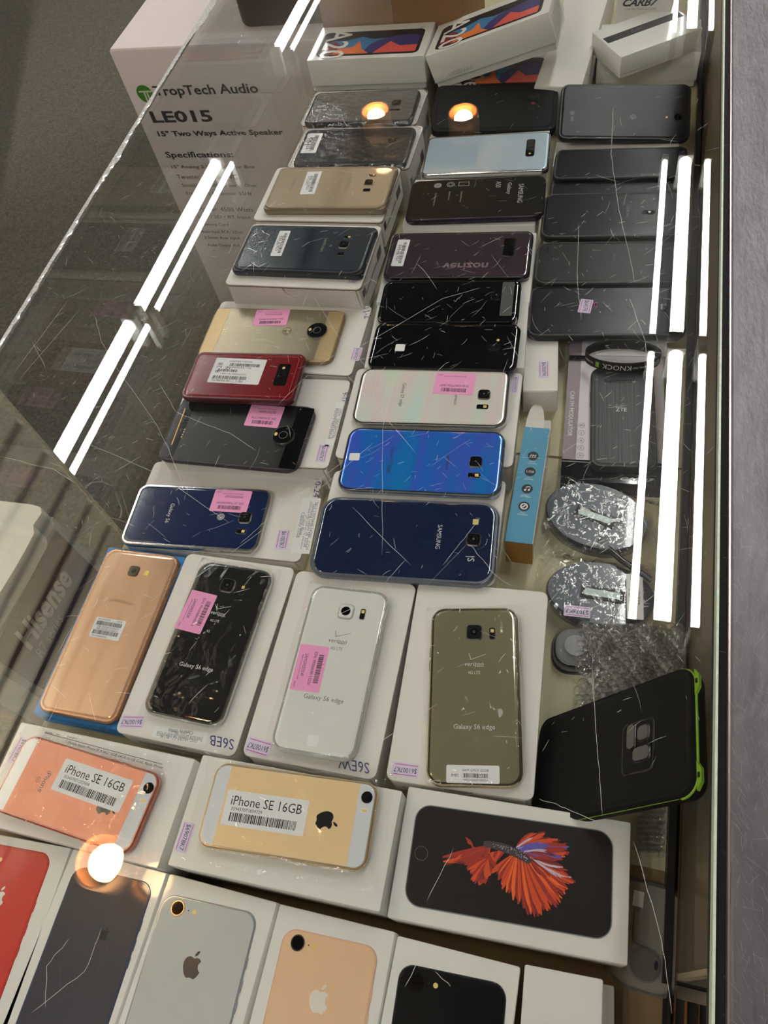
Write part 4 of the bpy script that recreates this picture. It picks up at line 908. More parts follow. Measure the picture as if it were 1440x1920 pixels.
# ================================================================ middle column
t, mw, w, l, h = carton('white tray box under the two glossy black phones', [(706, 570), (990, 570), (985, 690), (684, 690)], .043, 0, 'lidded')
ph = phone('glossy black phone with a small white square sticker', [(705, 605), (978, 612), (968, 690), (688, 685)], .0515, 1, BLACKG, BLACKG, h=.0080, r=.010, kind='edge', wl=(.0640, .152))
cam_square(ph, (926, 650), .0115, BLACKG); x, y = pos(ph, (934, 638)); b = MB(); b.cyl((x, y, .008), .0015, .0004, FLASH, 12); b.build('flash', ph)
sticker(ph, [(742, 645.5), (760, 646), (758, 659), (740.6, 658)], .0515, 0, 'blank', name='square_sticker')
ph = phone('glossy black phone with a grey strip of film over its camera', [(722, 527), (978, 524), (968, 602), (708, 603)], .0515, 1, BLACKG, BLACKG, h=.0080, r=.010, kind='edge', wl=(.0640, .150))
cam_square(ph, (931, 555), .0115, BLACKG); x, y = pos(ph, (951, 562)); b = MB(); slab(b, .050, .0125, .0002, .001, mat('grey_film', C(78, 84, 80), .25, coat=.5), [(0, 0), (0, 1)], z0=.0093, cx=x, cy=y); b.build('film_strip', ph)
t, mw, w, l, h = carton('white tray box under the mauve mirror phone', [(735, 442), (1008, 436), (992, 568), (705, 568)], .043, 0, 'lidded')
MAUVE = mat('mauve_mirror', C(86, 70, 80), .06, metal=.5, coat=1., var=.1, vs=14)
ph = phone('mauve mirror-backed phone with a barcode strip and a tall camera frame', [(735, 436), (1002, 432), (992, 520), (718, 520)], .0515, 1, DCHROME, MAUVE, h=.0085, r=.009, kind='edge')
x, y = pos(ph, (955, 464)); b = MB(); slab(b, .030, .014, .0008, .003, DCHROME, [(0, 0), (0, .6), (.0004, 1)], z0=.0084, cx=x, cy=y); slab(b, .028, .012, .0003, .0024, BLACKG, [(0, 0), (0, 1)], z0=.0092, cx=x, cy=y); o = b.build('camera_frame', ph)
for dx in (-.008, 0.001): b = MB(); b.cyl((x + dx, y, .0095), .0036, .0004, LENS, 16); b.ring(x + dx, y, .0034, .0038, DCHROME, .01); b.build('camera_lens', o)
print_on(ph, [('SAMSUNG', (904, 466), .026, .0030, mat('faint_dark', C(52, 42, 50), .3))])
p = MB(); x, y = pos(ph, (872, 499)); p.text('verizon', x, y, .050, mat('faint_mauve', C(112, 94, 104), .3), z=.0087, rot=PI / 2, height=.011, flipy=True, bold=.02); p.build('film_lettering', ph)  # flipped word painted on the back, standing in for a reflection
sticker(ph, [(746, 449), (768, 450), (756.5, 500.4), (734, 498)], .0515, 1, 'strip', ('35678 901', 'SM-N960'), label='white barcode strip')
t, mw, w, l, h = carton('white tray box under the black phone with white printed film', [(772, 338), (1030, 330), (1011, 424), (741, 425)], .047, 0, 'lidded', wl=(.154, .086))
ph = phone('black phone with white printed film lettering across its front', [(772, 340), (1030, 326), (1015, 403), (757, 415)], .0560, 1, mat('plum_frame', C(58, 46, 62), .2, metal=.6), mat('filmed_black', C(9, 9, 10), .3, spec=.18, var=.1), h=.0080, r=.011, kind='flat')
h_ = .0080
SOFTW = mat('film_white_ink', C(176, 178, 180), .5)
print_on(ph, [('SAMSUNG', (976, 362), .034, .0058, SOFTW), ('Galaxy', (954, 353), .021, .0062, SOFTW), ('A50', (934.5, 346), .011, .0058, SOFTW),
              ('Infinity Display', (864, 369), .019, .0022, SOFTW), ('Triple Camera', (842, 367), .016, .0022, SOFTW), ('On-Screen Fingerprint', (815, 374), .023, .0022, SOFTW)])
b = MB()
x, y = pos(ph, (870, 345)); [b.line(p0, p1, .0006, SOFTW, h_ + .0001) for p0, p1 in (((x - .0035, y - .006), (x + .0035, y - .006)), ((x + .0035, y - .006), (x + .0035, y + .006)), ((x + .0035, y + .006), (x - .0035, y + .006)), ((x - .0035, y + .006), (x - .0035, y - .006)))]
x, y = pos(ph, (845, 346)); b.ring(x, y, .0022, .0028, SOFTW, h_ + .0001, n=16); b.ring(x, y, .0042, .0048, SOFTW, h_ + .0001, n=8)
x, y = pos(ph, (821, 348)); [b.ring(x, y, .001 * i, .001 * i + .0005, SOFTW, h_ + .0001, n=16) for i in (1, 2, 3, 4)]; b.build('film_icons', ph)
t, mw, w, l, h = carton('white tray box under the silver-blue phone', [(808, 240), (1036, 234), (1029, 328), (774, 337)], .043, 0, 'lidded', wl=(.152, .080))
ph = phone('silver-blue mirror phone with a black triple camera bar', [(803, 255), (1033, 247), (1030, 317), (788, 330)], .0510, 1, CHROME, mat('prism_silver', C(176, 196, 212), .3, metal=.35, coat=.1, var=.04, vs=12), h=.0078, r=.009, kind='edge')
x, y = pos(ph, (994.5, 277.5)); b = MB(); slab(b, .034, .011, .0010, .0032, BLACKG, [(0, 0), (.0003, 1)], z0=.0076, cx=x, cy=y); o = b.build('camera_bar', ph)
for dx in (-.011, -.003, .005): b = MB(); b.cyl((x + dx, y, .0086), .0033, .0003, LENS, 16); b.ring(x + dx, y, .003, .0034, DCHROME, .009); b.build('camera_lens', o)
b = MB(); b.disc(x + .0125, y, .0015, FLASH, .0090, 10); b.build('flash', o)
ph = phone('black rugged-cased phone beside the second lamp reflection', None, 0, 0, RUBBER, RUBBER, h=.012, r=.010, wl=(.080, .158), pose=(-.167, .9552, .0560, .2048, .0647, -1.4939))
x, y = pos(ph, (1000, 190)); b = MB(); slab(b, .030, .014, .0008, .003, BLACKG, [(0, 0), (0, 1)], z0=.012, cx=x, cy=y); b.disc(x - .006, y, .0035, LENS, .0129, 16); b.disc(x + .004, y, .0028, mat('red_lens_ring', C(90, 20, 30), .2, coat=1.), .0129, 14); b.build('camera_cutout', ph)
b = MB(); slab(b, .070, .148, .0006, .008, RUBBER, [(0, 0), (.001, 1)], z0=.012, n=5); b.build('raised_rib', ph)
carton('white box propping up the black rugged-cased phone', [(823, 185), (1035, 180), (1036, 240), (808, 246)], .034, 0, 'lidded', wl=(.150, .076))

# ================================================================ right column of dark phones
DK = mat('blue_black_plastic', C(17, 19, 27), .24, spec=.3, coat=.0, var=.1, bump=.05, bs=2500)
DK2 = mat('charcoal_plastic', C(27, 27, 31), .3, spec=.25, var=.1, bump=.08, bs=2500)
FG = mat('faint_grey_ink', C(66, 68, 76), .4)
BASE = .030
t, mw, w, l, h = carton('small white box with a price tag, under the stickered dark phone', [(985, 641), (1044, 641), (1044, 718), (985, 716)], .030, 0, 'plain', wl=(.034, .080))
price(t, [(1010, 678), (1029, 676.5), (1030, 708.6), (1009, 708.6)], .030, 1, '$62007K')
p37 = phone('dark phone with a torn white price sticker, nearest of the black row', [(998, 537.5), (1288, 530), (1281, 624), (982, 635)], .0390, 1, BLACKM, DK, h=.0088, r=.012, kind='soft')
print_on(p37, [('SAMSUNG', (1180.6, 580), .021, .0032, FG)]); cam_square(p37, (1247, 577), .0105, BLACKG)
price(p37, [(1090, 561), (1113, 562.4), (1106.7, 588), (1082, 585)], .0390, 1, '$6457K'); b = MB(); x, y = pos(p37, (1108, 572)); b.text('5-7', x, y + .004, .008, MAGENTA, z=.0092, height=.004); b.build('pen_mark', p37)
p36 = phone('charcoal phone with two short slots near its left corner', [(1008, 455), (1290, 447), (1284, 528), (998, 534)], .0430, 1, BLACKM, DK2, h=.0088, r=.013, kind='soft')
b = MB(); x, y = pos(p36, (1027, 466)); [b.line((x + dx - .002, y), (x + dx + .001, y), .0009, BLACKG, .0089) for dx in (0, .005)]; b.build('speaker_slots', p36); print_on(p36, [('Z', (1042, 486), .005, None, FG), ('moto', (1152, 484), .012, None, FG)])
p35 = phone('dark phone with a small silver flash beside the bright tube reflection', [(1022, 364), (1296, 355), (1286, 440), (1010, 447)], .0470, 1, BLACKM, DK, h=.0088, r=.012, kind='soft')
print_on(p35, [('SAMSUNG', (1177, 396), .021, .0032, FG)]); x, y = pos(p35, (1216, 398)); b = MB(); slab(b, .006, .014, .0005, .0028, BLACKG, [(0, 0), (0, 1)], z0=.0088, cx=x, cy=y); b.disc(x, y + .001, .0016, SILVERINK, .0094, 10); b.build('camera', p35)
p34 = phone('dark phone mostly hidden, its blank edge showing behind the flash-fitted one', [(1032, 330), (1297, 322), (1290, 362), (1024, 368)], .0385, 1, BLACKM, DK, h=.0088, r=.010, wl=(.070, .152))
p33 = phone('plain black phone sandwiched in front of the dark one with a round rear key', [(1036, 283), (1297, 277), (1293, 326), (1033, 332)], .0435, 1, BLACKM, DK, h=.0088, r=.010, wl=(.058, .152))
lg = phone('charcoal phone with a round rear key and round camera, tilted at the back', None, 0, 0, BLACKM, DK2, h=.0086, r=.010, wl=(.078, .155), pose=(-.0058, .9358, .0585, .3393, .0964, -1.5063))
round_part(lg, (1271, 220), .0046, BLACKG, 'camera', ring=BLACKG, inner=LENS); round_part(lg, (1187, 220), .0042, FG, 'fingerprint_key'); x, y = pos(lg, (1250, 220)); b = MB(); b.cyl((x, y, .0086), .0013, .0003, FLASH, 10); b.build('flash', lg)
b = MB(); x, y = pos(lg, (1073, 212)); b.disc(x, y, .0028, FG, .0088, 20); x, y = pos(lg, (1073, 223)); b.text('LG', x - .0, y, .0065, FG, z=.0088, bold=.02); b.build('lettering', lg)
# boxes holding the dark row up
carton('long white box hidden under the row of dark phones, nearest', [(1062, 530), (1282, 524), (1278, 600), (1060, 606)], .030, 0, 'plain', wl=(.110, .062))
carton('white box under the charcoal phone with two slots', [(1010, 462), (1280, 456), (1276, 524), (1002, 532)], .034, 0, 'plain', wl=(.145, .066))
carton('white box under the dark phone with the small silver flash', [(1022, 370), (1280, 364), (1276, 436), (1012, 442)], .038, 0, 'plain', wl=(.145, .060))
carton('white box under the hidden plain dark phone', [(1036, 318), (1280, 312), (1276, 360), (1032, 366)], .0294, 0, 'plain', wl=(.145, .052))
carton('white box under the plain black sandwiched phone', [(1036, 266), (1280, 264), (1276, 310), (1034, 312)], .0345, 0, 'plain', wl=(.145, .050))
carton('white box under the tilted charcoal phone', [(1050, 200), (1290, 197), (1284, 262), (1048, 264)], .026, 0, 'plain', wl=(.140, .066))

# ================================================================ transmitter box, ZTE phone, wristband
c, a, w, l = frame([(985.6, 801), (1032, 803), (999.3, 1021), (944.6, 1013.6)], .036)
SKYC = mat('sky_blue_card', C(66, 142, 176), .45, var=.04); OCH = mat('ochre_card', C(148, 104, 34), .5, var=.1)
mw = mat_from(c, a, 0); t = thing('transmitter_box', 'slim sky-blue box with four round icons and an ochre end, its flap open', 'box', mw)
b = MB(); b.box((-w / 2, -l / 2 + .001, 0), (w / 2, l / 2, .0355), GLOSSW); b.build('carton_body', t)
b = MB(); b.box((-w / 2, -l / 2, .0355), (w / 2 - .0006, l / 2, .036), SKYC); b.build('top_panel', t, 'sky-blue printed panel')
b = MB(); b.box((-w / 2, -l / 2 - .0006, 0), (w / 2 - .0002, -l / 2 + .001, .0345), OCH); b.build('end_panel', t, 'ochre end panel')
for s_, x in ((1, w * .30), (-1, -w * .12)):
    b = MB(); n = 10; vs = []
    for i in range(n + 1):
        u = i / n; yy = l / 2 + .020 * math.sin(PI * .5 * u); zz = .034 + (.012 * u if s_ < 0 else -.012 * u)
        ww = w * (.2 if s_ > 0 else .36) * (1 - .75 * u ** 2); vs += [(x - ww, yy, zz), (x + ww, yy, zz)]
    b.add(vs, [(2 * i, 2 * i + 1, 2 * i + 3, 2 * i + 2) for i in range(n)], GLOSSW, True); b.build('end_flap', t, 'curled white cardboard flap')
p = MB()
for i, (px, t1, t2) in enumerate((((999.5, 855), 'FM', 'Transmitter'), ((994, 884.5), 'Supports', 'USB Charger'), ((988.5, 916.5), 'Supports', 'BT Music'), ((982.5, 949.5), 'Supports', 'Handsfree'))):
    v = mw.inverted() @ Vector(hit(px, .036)); zz = .0361
    p.disc(v.x, v.y, .0050, INK, zz, 24)
    if i == 0: p.text('FM', v.x, v.y, .006, PAPER, z=zz + .0001, height=.003, shear=.3)
    if i == 1: p.text('USB', v.x, v.y, .007, PAPER, z=zz + .0001, height=.0024, shear=.3)
    if i == 2:
        p.disc(v.x - .0018, v.y - .0016, .0010, PAPER, zz + .0001, 10); p.disc(v.x + .0016, v.y - .0012, .0010, PAPER, zz + .0001, 10)
        p.line((v.x - .001, v.y - .0014), (v.x - .001, v.y + .0022), .0004, PAPER, zz + .0001); p.line((v.x + .0024, v.y - .001), (v.x + .0024, v.y + .0026), .0004, PAPER, zz + .0001); p.line((v.x - .001, v.y + .002), (v.x + .0024, v.y + .0024), .0009, PAPER, zz + .0001)
    if i == 3: p.ring(v.x, v.y, .0022, .0034, PAPER, zz + .0001); p.line((v.x - .0014, v.y - .0012), (v.x + .0012, v.y + .0014), .0012, PAPER, zz + .00012)
    p.text(t1, v.x, v.y - .0068, .0048, PAPER, z=zz, height=.0012); p.text(t2, v.x, v.y - .0086, .0088, PAPER, z=zz, height=.0014)
p.build('printed_icons', t)
# modulator box
c, a, w, l = frame([(1068, 640), (1250, 640), (1240, 905), (1052, 905)], .02); mw = mat_from(c, a, 0)
t = thing('modulator_box', 'white accessory box with a mauve side band and a glossy black lower end', 'box', mw)
b = MB(); slab(b, w, l, .02, .001, mat('pale_lilac_card', C(206, 200, 208), .4), [(0, 0), (0, 1)], n=2); b.build('carton_body', t)
b = MB(); b.box((-w / 2, -l / 2 + .024, .02), (-w / 2 + .0125, l / 2, .0201), mat('mauve_band', C(142, 124, 134), .45)); o = b.build('mauve_band', t)
b = MB(); b.box((-w / 2 - .0004, -l / 2 - .0004, .0001), (w / 2 + .0004, -l / 2 + .024, .0204), BLACKG); b.build('black_end', t)
b = MB(); b.tube([(-w / 2, -l / 2 + .0215, .0206), (w / 2, -l / 2 + .0205, .0206)], .0003, SILVERINK); b.build('foil_edge', t)
p = MB(); v = mw.inverted() @ Vector(hit((1068, 775), .02)); p.text('CAR FM MODULATOR', v.x + .0015, v.y, .056, PAPER, z=.0203, rot=-PI / 2, height=.0042)
for i in range(5):
    v = mw.inverted() @ Vector(hit((1091 - i * .8, 798 + i * 14), .02)); p.ring(v.x, v.y, .0027, .0030, INK, .0202, n=20); p.text('mbu#o'[i], v.x, v.y, None, INK, z=.0202, height=.0022)
v = mw.inverted() @ Vector(hit((1078, 826), .02)); p.text('Support Handsfree, Mobile Phone', v.x, v.y, .040, GREYINK, z=.0202, rot=-PI / 2, height=.0015)
v = mw.inverted() @ Vector(hit((1195, 897), .02)); p.text('CAR FM MODULATOR', v.x, v.y + .003, .035, GREYINK, z=.0206, height=.0016); p.text('CARB7', v.x, v.y - .0016, .030, SILVERINK, z=.0206, height=.0036, shear=.4, bold=.02)
p.build('print', t)
b = MB(); v = mw.inverted() @ Vector(hit((1086, 673), .02)); b.box((v.x - .010, v.y - .0025, .0201), (v.x + .008, v.y + .0025, .0225), BLACKG); b.build('hanger_tab', t)
zt = phone('black phone with a ribbed tapering back and maker letters in the middle', [(1104, 686), (1231, 687), (1230, 878), (1110, 878)], .0300, 0, BLACKM, mat('ribbed_dark', C(34, 37, 40), .4, var=.5, vs=600, stretch=(1, .02, 1), bump=.5, bs=500), h=.0098, r=.010, kind='soft', wl=(.0595, .122))
print_on(zt, [('ZTE', (1165, 768), .0100, .0044, SILVERINK)]); b = MB(); x, y = pos(zt, (1163, 715))
for i in range(12):
    for j in range(3): b.box((x - .0145 + i * .0024 + (j % 2) * .0012, y - .002 + j * .0014, .0097), (x - .0132 + i * .0024 + (j % 2) * .0012, y - .0011 + j * .0014, .0100), BLACKG)
b.build('speaker_grille', zt)
c = hit((1168, 662), .040); WBM = RUBBER
wb = thing('wristband', 'black silicone wristband with white lettering standing on edge over the ribbed phone', 'wristband', mat_from(c, .03, .0302))
RX, RY, BH = .036, .0165, .012
def oval(k, z, g=0.): return [((RX - g) * math.cos(2 * PI * i / 64), (RY - g) * math.sin(2 * PI * i / 64), z) for i in range(64)]
b = MB(); R = [oval(0, 0), oval(0, BH), oval(0, BH, .0014), oval(0, 0, .0014), oval(0, 0)]; b.rings(R, WBM, False, False); b.build('band', wb)
p = MB()
def band_text(txt, a0, width, height, m, flip=True):
    v, f, sz = glyphs(txt); k = width / sz[0]; ky = height / sz[1]; vs = []
    for x, y in v:
        x *= k; y *= ky
        if flip: x, y = -x, -y
        a = a0 + x / ((RX + RY) / 2 * 1.15); vs.append(((RX + .0002) * math.cos(a), (RY + .0002) * math.sin(a), BH / 2 + y))
    p.add(vs, f, m)
band_text('KNOCK', -1.72, .024, .0068, PAPER); band_text('THE DOOR WILL', -2.62, .011, .0026, PAPER); band_text('BE OPENED', -2.78, .008, .0022, SILVERINK); band_text('YOU WILL FIND', -1.05, .014, .0028, PAPER); band_text('SEEK', -.45, .010, .0068, PAPER)
p.build('lettering', wb)
b = MB(); band = [( (RX + .0003) * math.cos(-2.28 + d), (RY + .0003) * math.sin(-2.28 + d)) for d in (-.06, -.02, .02, .06)]
b.add([(x, y, BH * .2) for x, y in band] + [(x, y, BH * .8) for x, y in band], [(i, i + 1, i + 5, i + 4) for i in range(3)], LIME); b.build('green_badge', wb)
# paper leaflet behind the wristband
c, a, w, l = frame([(1120, 640), (1250, 640), (1250, 668), (1115, 668)], .0206)
t = thing('paper_leaflet', 'small white printed leaflet behind the black wristband', 'paper', mat_from(c, a, .0206))
b = MB(); slab(b, w, l, .0006, .001, PAPER, [(0, 0), (0, 1)], n=2); b.build('sheet', t); p = MB(); p.text('FCC CE RoHS', -w * .1, 0, w * .4, INK, z=.0008); p.text('K', w * .28, 0, w * .08, INK, z=.0008); p.build('print', t)

# ================================================================ bagged round accessories, bubble wrap
DISC = mat('grey_satin_disc', C(84, 90, 100), .22, coat=.5, var=.05); DISCB = mat('black_disc', C(28, 30, 38), .2, coat=.6)
def puck(label, pc, z, rx, ry, rot, win, seed, filml):
    c = hit(pc, z); mw = mat_from(c, rot, 0); t = thing('round_scale', label, 'electronic gadget', mw, 'bagged round gadgets')
    n = 48
    def el(g, zz): return [((rx - g) * math.cos(2 * PI * i / n), (ry - g) * math.sin(2 * PI * i / n), zz) for i in range(n)]
    b = MB(); b.rings([el(.003, .002), el(0, .004), el(0, z - .002), el(.001, z)], DISCB); b.build('body', t)
    b = MB(); pts = [(p[0], p[1]) for p in el(.0015, 0) if p[0] < rx * .42]; pts.sort(key=lambda p: math.atan2(p[1], p[0] + rx)); 
    pts = [( (rx - .0015) * math.cos(a_), (ry - .0015) * math.sin(a_)) for a_ in [1.32 + (2 * PI - 2.64) * i / 30 for i in range(31)]]
    b.poly(pts, DISC, z + .0003); b.build('grey_face', t, 'grey satin half of the face')
    b = MB(); slab(b, .036, .0115, .0014, .001, INK, [(0, 0), (0, 1)], z0=z, cx=win[0], cy=win[1]); o = b.build('display_frame', t)
    b = MB(); b.box((win[0] - .0145, win[1] - .003, z + .0014), (win[0] + .0145, win[1] + .003, z + .0016), mat('lcd', C(176, 196, 188), .3)); b.build('display', o)
    film(filml, Matrix.Translation((c[0], c[1], 0)) @ Matrix.Rotation(rot, 4, 'Z'), rx * 2 + .022, ry * 2 + .020, z + .002, amp=.006, seed=seed, inner=(rx * 1.7, ry * 1.5), material=FILMF, nx=40, ny=34, name='plastic_bag')
    return t
p1 = puck('upper round grey and black gadget with a small display, in a clear bag', (1117, 966), .018, .046, .034, -.28, (.0, -.002), 31, 'crumpled clear bag round the upper round gadget')
p2 = puck('lower round grey and black gadget partly under bubble wrap, with a price tag', (1125, 1112), .018, .045, .030, -.02, (.002, -.001), 37, 'crumpled clear bag round the lower round gadget')
price(p2, [(1058, 1134), (1108, 1139), (1106, 1160), (1056.7, 1153.5)], .0206, 2, '$3078K7')
c, a, w, l = frame([(1176, 1076), (1206, 1076), (1206, 1160), (1174, 1160)], .024)
t = thing('hang_card', 'narrow white card with black lettering between the tube reflections', 'card', mat_from(c, a, .0225)); b = MB(); slab(b, w, l, .0008, .0006, PAPER, [(0, 0), (0, 1)], n=2); b.build('card', t); p = MB(); p.text('PRINZA', -w * .24, -.004, .024, INK, z=.001, rot=PI / 2, height=.0032); p.text('ELEGANT', w * .18, .004, .022, INK, z=.001, rot=PI / 2, height=.0030); p.build('print', t)
b = MB(); P = [hit(q, .024) for q in ((1140, 1028), (1165, 1050), (1192, 1068), (1222, 1088))]; b.tube(P, .0028, BLACKG, 8); b.build('power_cord', None, 'short black twisted cord lying across the two bagged gadgets', 'cord')
c, a, w, l = frame([(1036, 1165), (1125, 1170), (1125, 1252), (1034, 1246)], .020); t = thing('plastic_tray', 'nested clear and dark rounded trays below the lower round gadget', 'tray', mat_from(c, a, 0))
for i in range(4):
    b = MB(); slab(b, w - .002 * i, l - .002 * i, .0038, .014, (DISCB, CLEARP, DCHROME, CLEARP)[i], [(0, 0), (0, .7), (.001, 1)], z0=.0042 * i, n=8); b.build('nested_tray', t)
b = MB(); slab(b, w - .020, l - .020, .0004, .009, mat('tray_grey', C(130, 130, 132), .3), [(0, 0), (0, 1)], z0=.0172, n=8); b.build('inner_panel', t)
# bubble wrap sheet
BW = glassy('bubble_film', .10, rough=.08, haze=.035, hazecol=(.8, .78, .75), bump=.35, bs=160., power=3.)
Q = [hit(p, .026) for p in ((1094, 1158), (1290, 1168), (1288, 1330), (1082, 1372))]
t = thing('bubble_wrap', 'crumpled clear bubble wrap under and behind the leaning rugged phone', 'bubble wrap', Matrix.Identity(4))
rnd = random.Random(4); nx, ny = 34, 46; vs = []; fs = []
def bw(u, v):
    p = (Q[3] * (1 - v) + Q[0] * v) * (1 - u) + (Q[2] * (1 - v) + Q[1] * v) * u
    return np.array([p[0], p[1], .019 + .004 * math.sin(9 * u + 2) * math.sin(11 * v) + .003 * math.sin(23 * u + 14 * v)])
for j in range(ny + 1):
    for i in range(nx + 1): p = bw(i / nx, j / ny); vs.append((p[0], p[1], p[2] + rnd.uniform(-.0008, .0008)))
for j in range(ny):
    for i in range(nx): a = j * (nx + 1) + i; fs.append((a, a + 1, a + nx + 2, a + nx + 1))
b = MB(); b.add(vs, fs, BW, True); b.build('film_sheet', t)
b = MB(); k = 0
for j in range(21):
    for i in range(13):
        u = (i + .5 * (j % 2)) / 13; v = j / 21
        p = bw(min(u, 1), v) + np.array([rnd.gauss(0, .0004), rnd.gauss(0, .0004), 0]); r = .0050 * rnd.uniform(.8, 1.1); n = 14
        tx, ty = rnd.gauss(0, .25), rnd.gauss(0, .25); T = Matrix.Translation(p) @ Matrix.Rotation(tx, 4, 'X') @ Matrix.Rotation(ty, 4, 'Y')
        b.rings([[(q * r * math.cos(2 * PI * m_ / n), q * r * math.sin(2 * PI * m_ / n), zz * r) for m_ in range(n)] for q, zz in ((1, 0), (.97, .3), (.8, .6), (.5, .78), (.2, .84))], BW, False, True, True, T)
b.build('bubbles', t, kind='stuff')
Q = [hit(p, .003) for p in ((1200, 1440), (1250, 1440), (1246, 1600), (1192, 1600))]
b = MB()
for j in range(16):
    for i in range(6):
        u, v = (i + .5 * (j % 2)) / 6, j / 16; p = (Q[3] * (1 - v) + Q[0] * v) * (1 - u) + (Q[2] * (1 - v) + Q[1] * v) * u; r = .0034; n = 10
        T = Matrix.Translation((p[0], p[1], .004)) @ Matrix.Rotation(rnd.gauss(0, .4), 4, 'X')
        b.rings([[(q * r * math.cos(2 * PI * m_ / n), q * r * math.sin(2 * PI * m_ / n), zz * r) for m_ in range(n)] for q, zz in ((1, 0), (.95, .35), (.7, .62), (.3, .74))], BW, False, True, True, T)
b.build('bubbles', t, kind='stuff')

# ================================================================ boxes at the far end
WP = [mat('wall_' + n, c, .4, coat=.3, var=.06) for n, c in (('black', C(24, 22, 28)), ('blue', C(52, 122, 170)), ('indigo', C(56, 50, 110)), ('orange', C(226, 120, 60)), ('coral', C(214, 84, 74)), ('wine', C(120, 34, 44)))]
def a20_art(p, F, w, l, words, long_x=True):
    """printed phone picture: w along x, l along y (as seen)"""
    p.T = F @ Matrix.Translation((0, 0, .0001)); slab(p, w, l, .0002, l * .13, WP[0], [(0, 0), (0, 1)], n=5)
    zz = .0003
    def hill(pts, m, z): p.poly([(x * w, y * l) for x, y in pts], m, z)
    hill([(-.46, -.42), (.46, -.42), (.46, .10), (.30, .12), (.18, .18), (.02, .14), (-.1, .26), (-.25, .12), (-.38, .12), (-.46, -.1)][::1], WP[1], zz)
    hill([(-.05, -.42), (.47, -.42), (.47, .22), (.36, .30), (.2, .22), (.08, .1), (0, -.1)], WP[2], zz + .00005)
    hill([(-.42, -.44), (.02, -.44), (-.06, -.26), (-.11, .1), (-.16, -.16), (-.3, -.22)], WP[3], zz + .0001)
    hill([(.06, -.44), (.47, -.44), (.47, -.16), (.3, -.18), (.2, .02), (.13, -.2)], WP[4], zz + .00015)
    hill([(-.47, -.44), (-.34, -.44), (-.28, -.1), (-.36, .1), (-.44, -.02)], WP[5], zz + .0002)
    p.text(words, -w * .34, 0, l * 1.22, GLOSSW, z=.0007, rot=-PI / 2, height=w * .25, bold=.01)
t, mw, w, l, h = carton('white box printed with a colourful hill wallpaper phone, level, left of the tipped-up one', [(603, 50), (814, 42), (798, 105.5), (576.7, 113.6)], .10, .0575, 'lidded', wl=(.162, .084))
p = MB(); a20_art(p, Matrix.Translation((.0, -.004, h)), .142, .060, 'A20'); p.build('printed_picture', t)
p = MB(); p.text('SAMSUNG', w * .40, .02, .022, GREYINK, z=h + .0002, rot=-PI / 2); p.build('print', t)
carton('white mailer box holding up the level wallpaper-printed box', [(603, 100), (814, 96), (802, 167), (588, 175)], .057, 0, wl=(.158, .082))
# tilted one
def edge_box(label, pL, pR, z, depth, h, pose=None, W=None):
    a = hit(pL, z); b_ = hit(pR, z); ang = math.atan2(b_[1] - a[1], b_[0] - a[0]); w = float(np.hypot(*(b_ - a)[:2]))
    c = (a + b_) / 2 + np.array([-math.sin(ang), math.cos(ang), 0]) * depth / 2; mw = mat_from(c, ang, z - h)
    if pose: w = W; mw = Matrix.Translation(pose[:3]) @ rodm((pose[3], pose[4], 0)) @ rodm((0, 0, pose[5])) @ Matrix.Translation((0, 0, -h))
    t = thing('phone_box', label, 'box', mw); b = MB(); slab(b, w - .0035, depth - .0035, h * .4, .001, GLOSSW, [(0, 0), (0, 1)], n=2); b.build('base_tray', t)
    b = MB(); slab(b, w, depth, h * .8, .0014, GLOSSW, [(0, 0), (0, .99), (.0005, 1)], z0=h * .2, n=3); b.build('lid', t); return t, mw, w, depth, h
t, mw, w, l, h = edge_box('white box printed with a colourful hill wallpaper phone, tipped up on top of another', (796, 107), (1032, 20), .140, .084, .045, pose=(-.1839, 1.0424, .1195, -.046, -.2898, -.0088), W=.164)
p = MB(); a20_art(p, Matrix.Translation((.0, -.004, h)), .142, .060, 'A20'); p.build('printed_picture', t)
p = MB(); p.T = Matrix.Translation((-w * .26, -l / 2 - .0003, h * .3)) @ Matrix.Rotation(PI / 2, 4, 'X'); p.text('verizon', 0, 0, .034, mat('pale_grey_ink', C(190, 186, 180), .5), height=.007, rot=PI); p.T = Matrix.Translation((w / 2 + .0003, 0, h / 2)) @ Matrix.Rotation(PI / 2, 4, 'Z') @ Matrix.Rotation(PI / 2, 4, 'X')
for i in range(7): p.line((-.03 + i * .009, -.016), (-.03 + i * .009, .014), .0012, GREYINK)
p.build('print', t)
t, mw, w, l, h = edge_box('white box with a red and violet printed picture, underneath the tipped-up box', (850, 165), (1024, 160), .060, .078, .030)
p = MB(); a20_art(p, Matrix.Translation((.0, -.004, h)), w * .86, .062, 'A10e'); p.build('printed_picture', t)
carton('white box below the red and violet printed box', [(846, 118), (1022, 114), (1030, 172), (842, 178)], .0297, 0, 'lidded', wl=(.140, .056))
t, mw, w, l, h = edge_box('brown kraft carton standing behind the wallpaper-printed boxes', (606, 47), (868, 39), .10, .14, .10); 
for o in list(t.children): bpy.data.objects.remove(o)
b = MB(); slab(b, w * 1.0, .14, .225, .002, KRAFTBOX, [(0, 0), (0, 1)], n=2); b.build('carton_body', t)
b = MB(); b.box((-w * .5, -.0702, .02), (w * .02, -.070, .22), mat('packing_tape', C(170, 140, 110), .25, coat=.6)); b.build('tape', t)
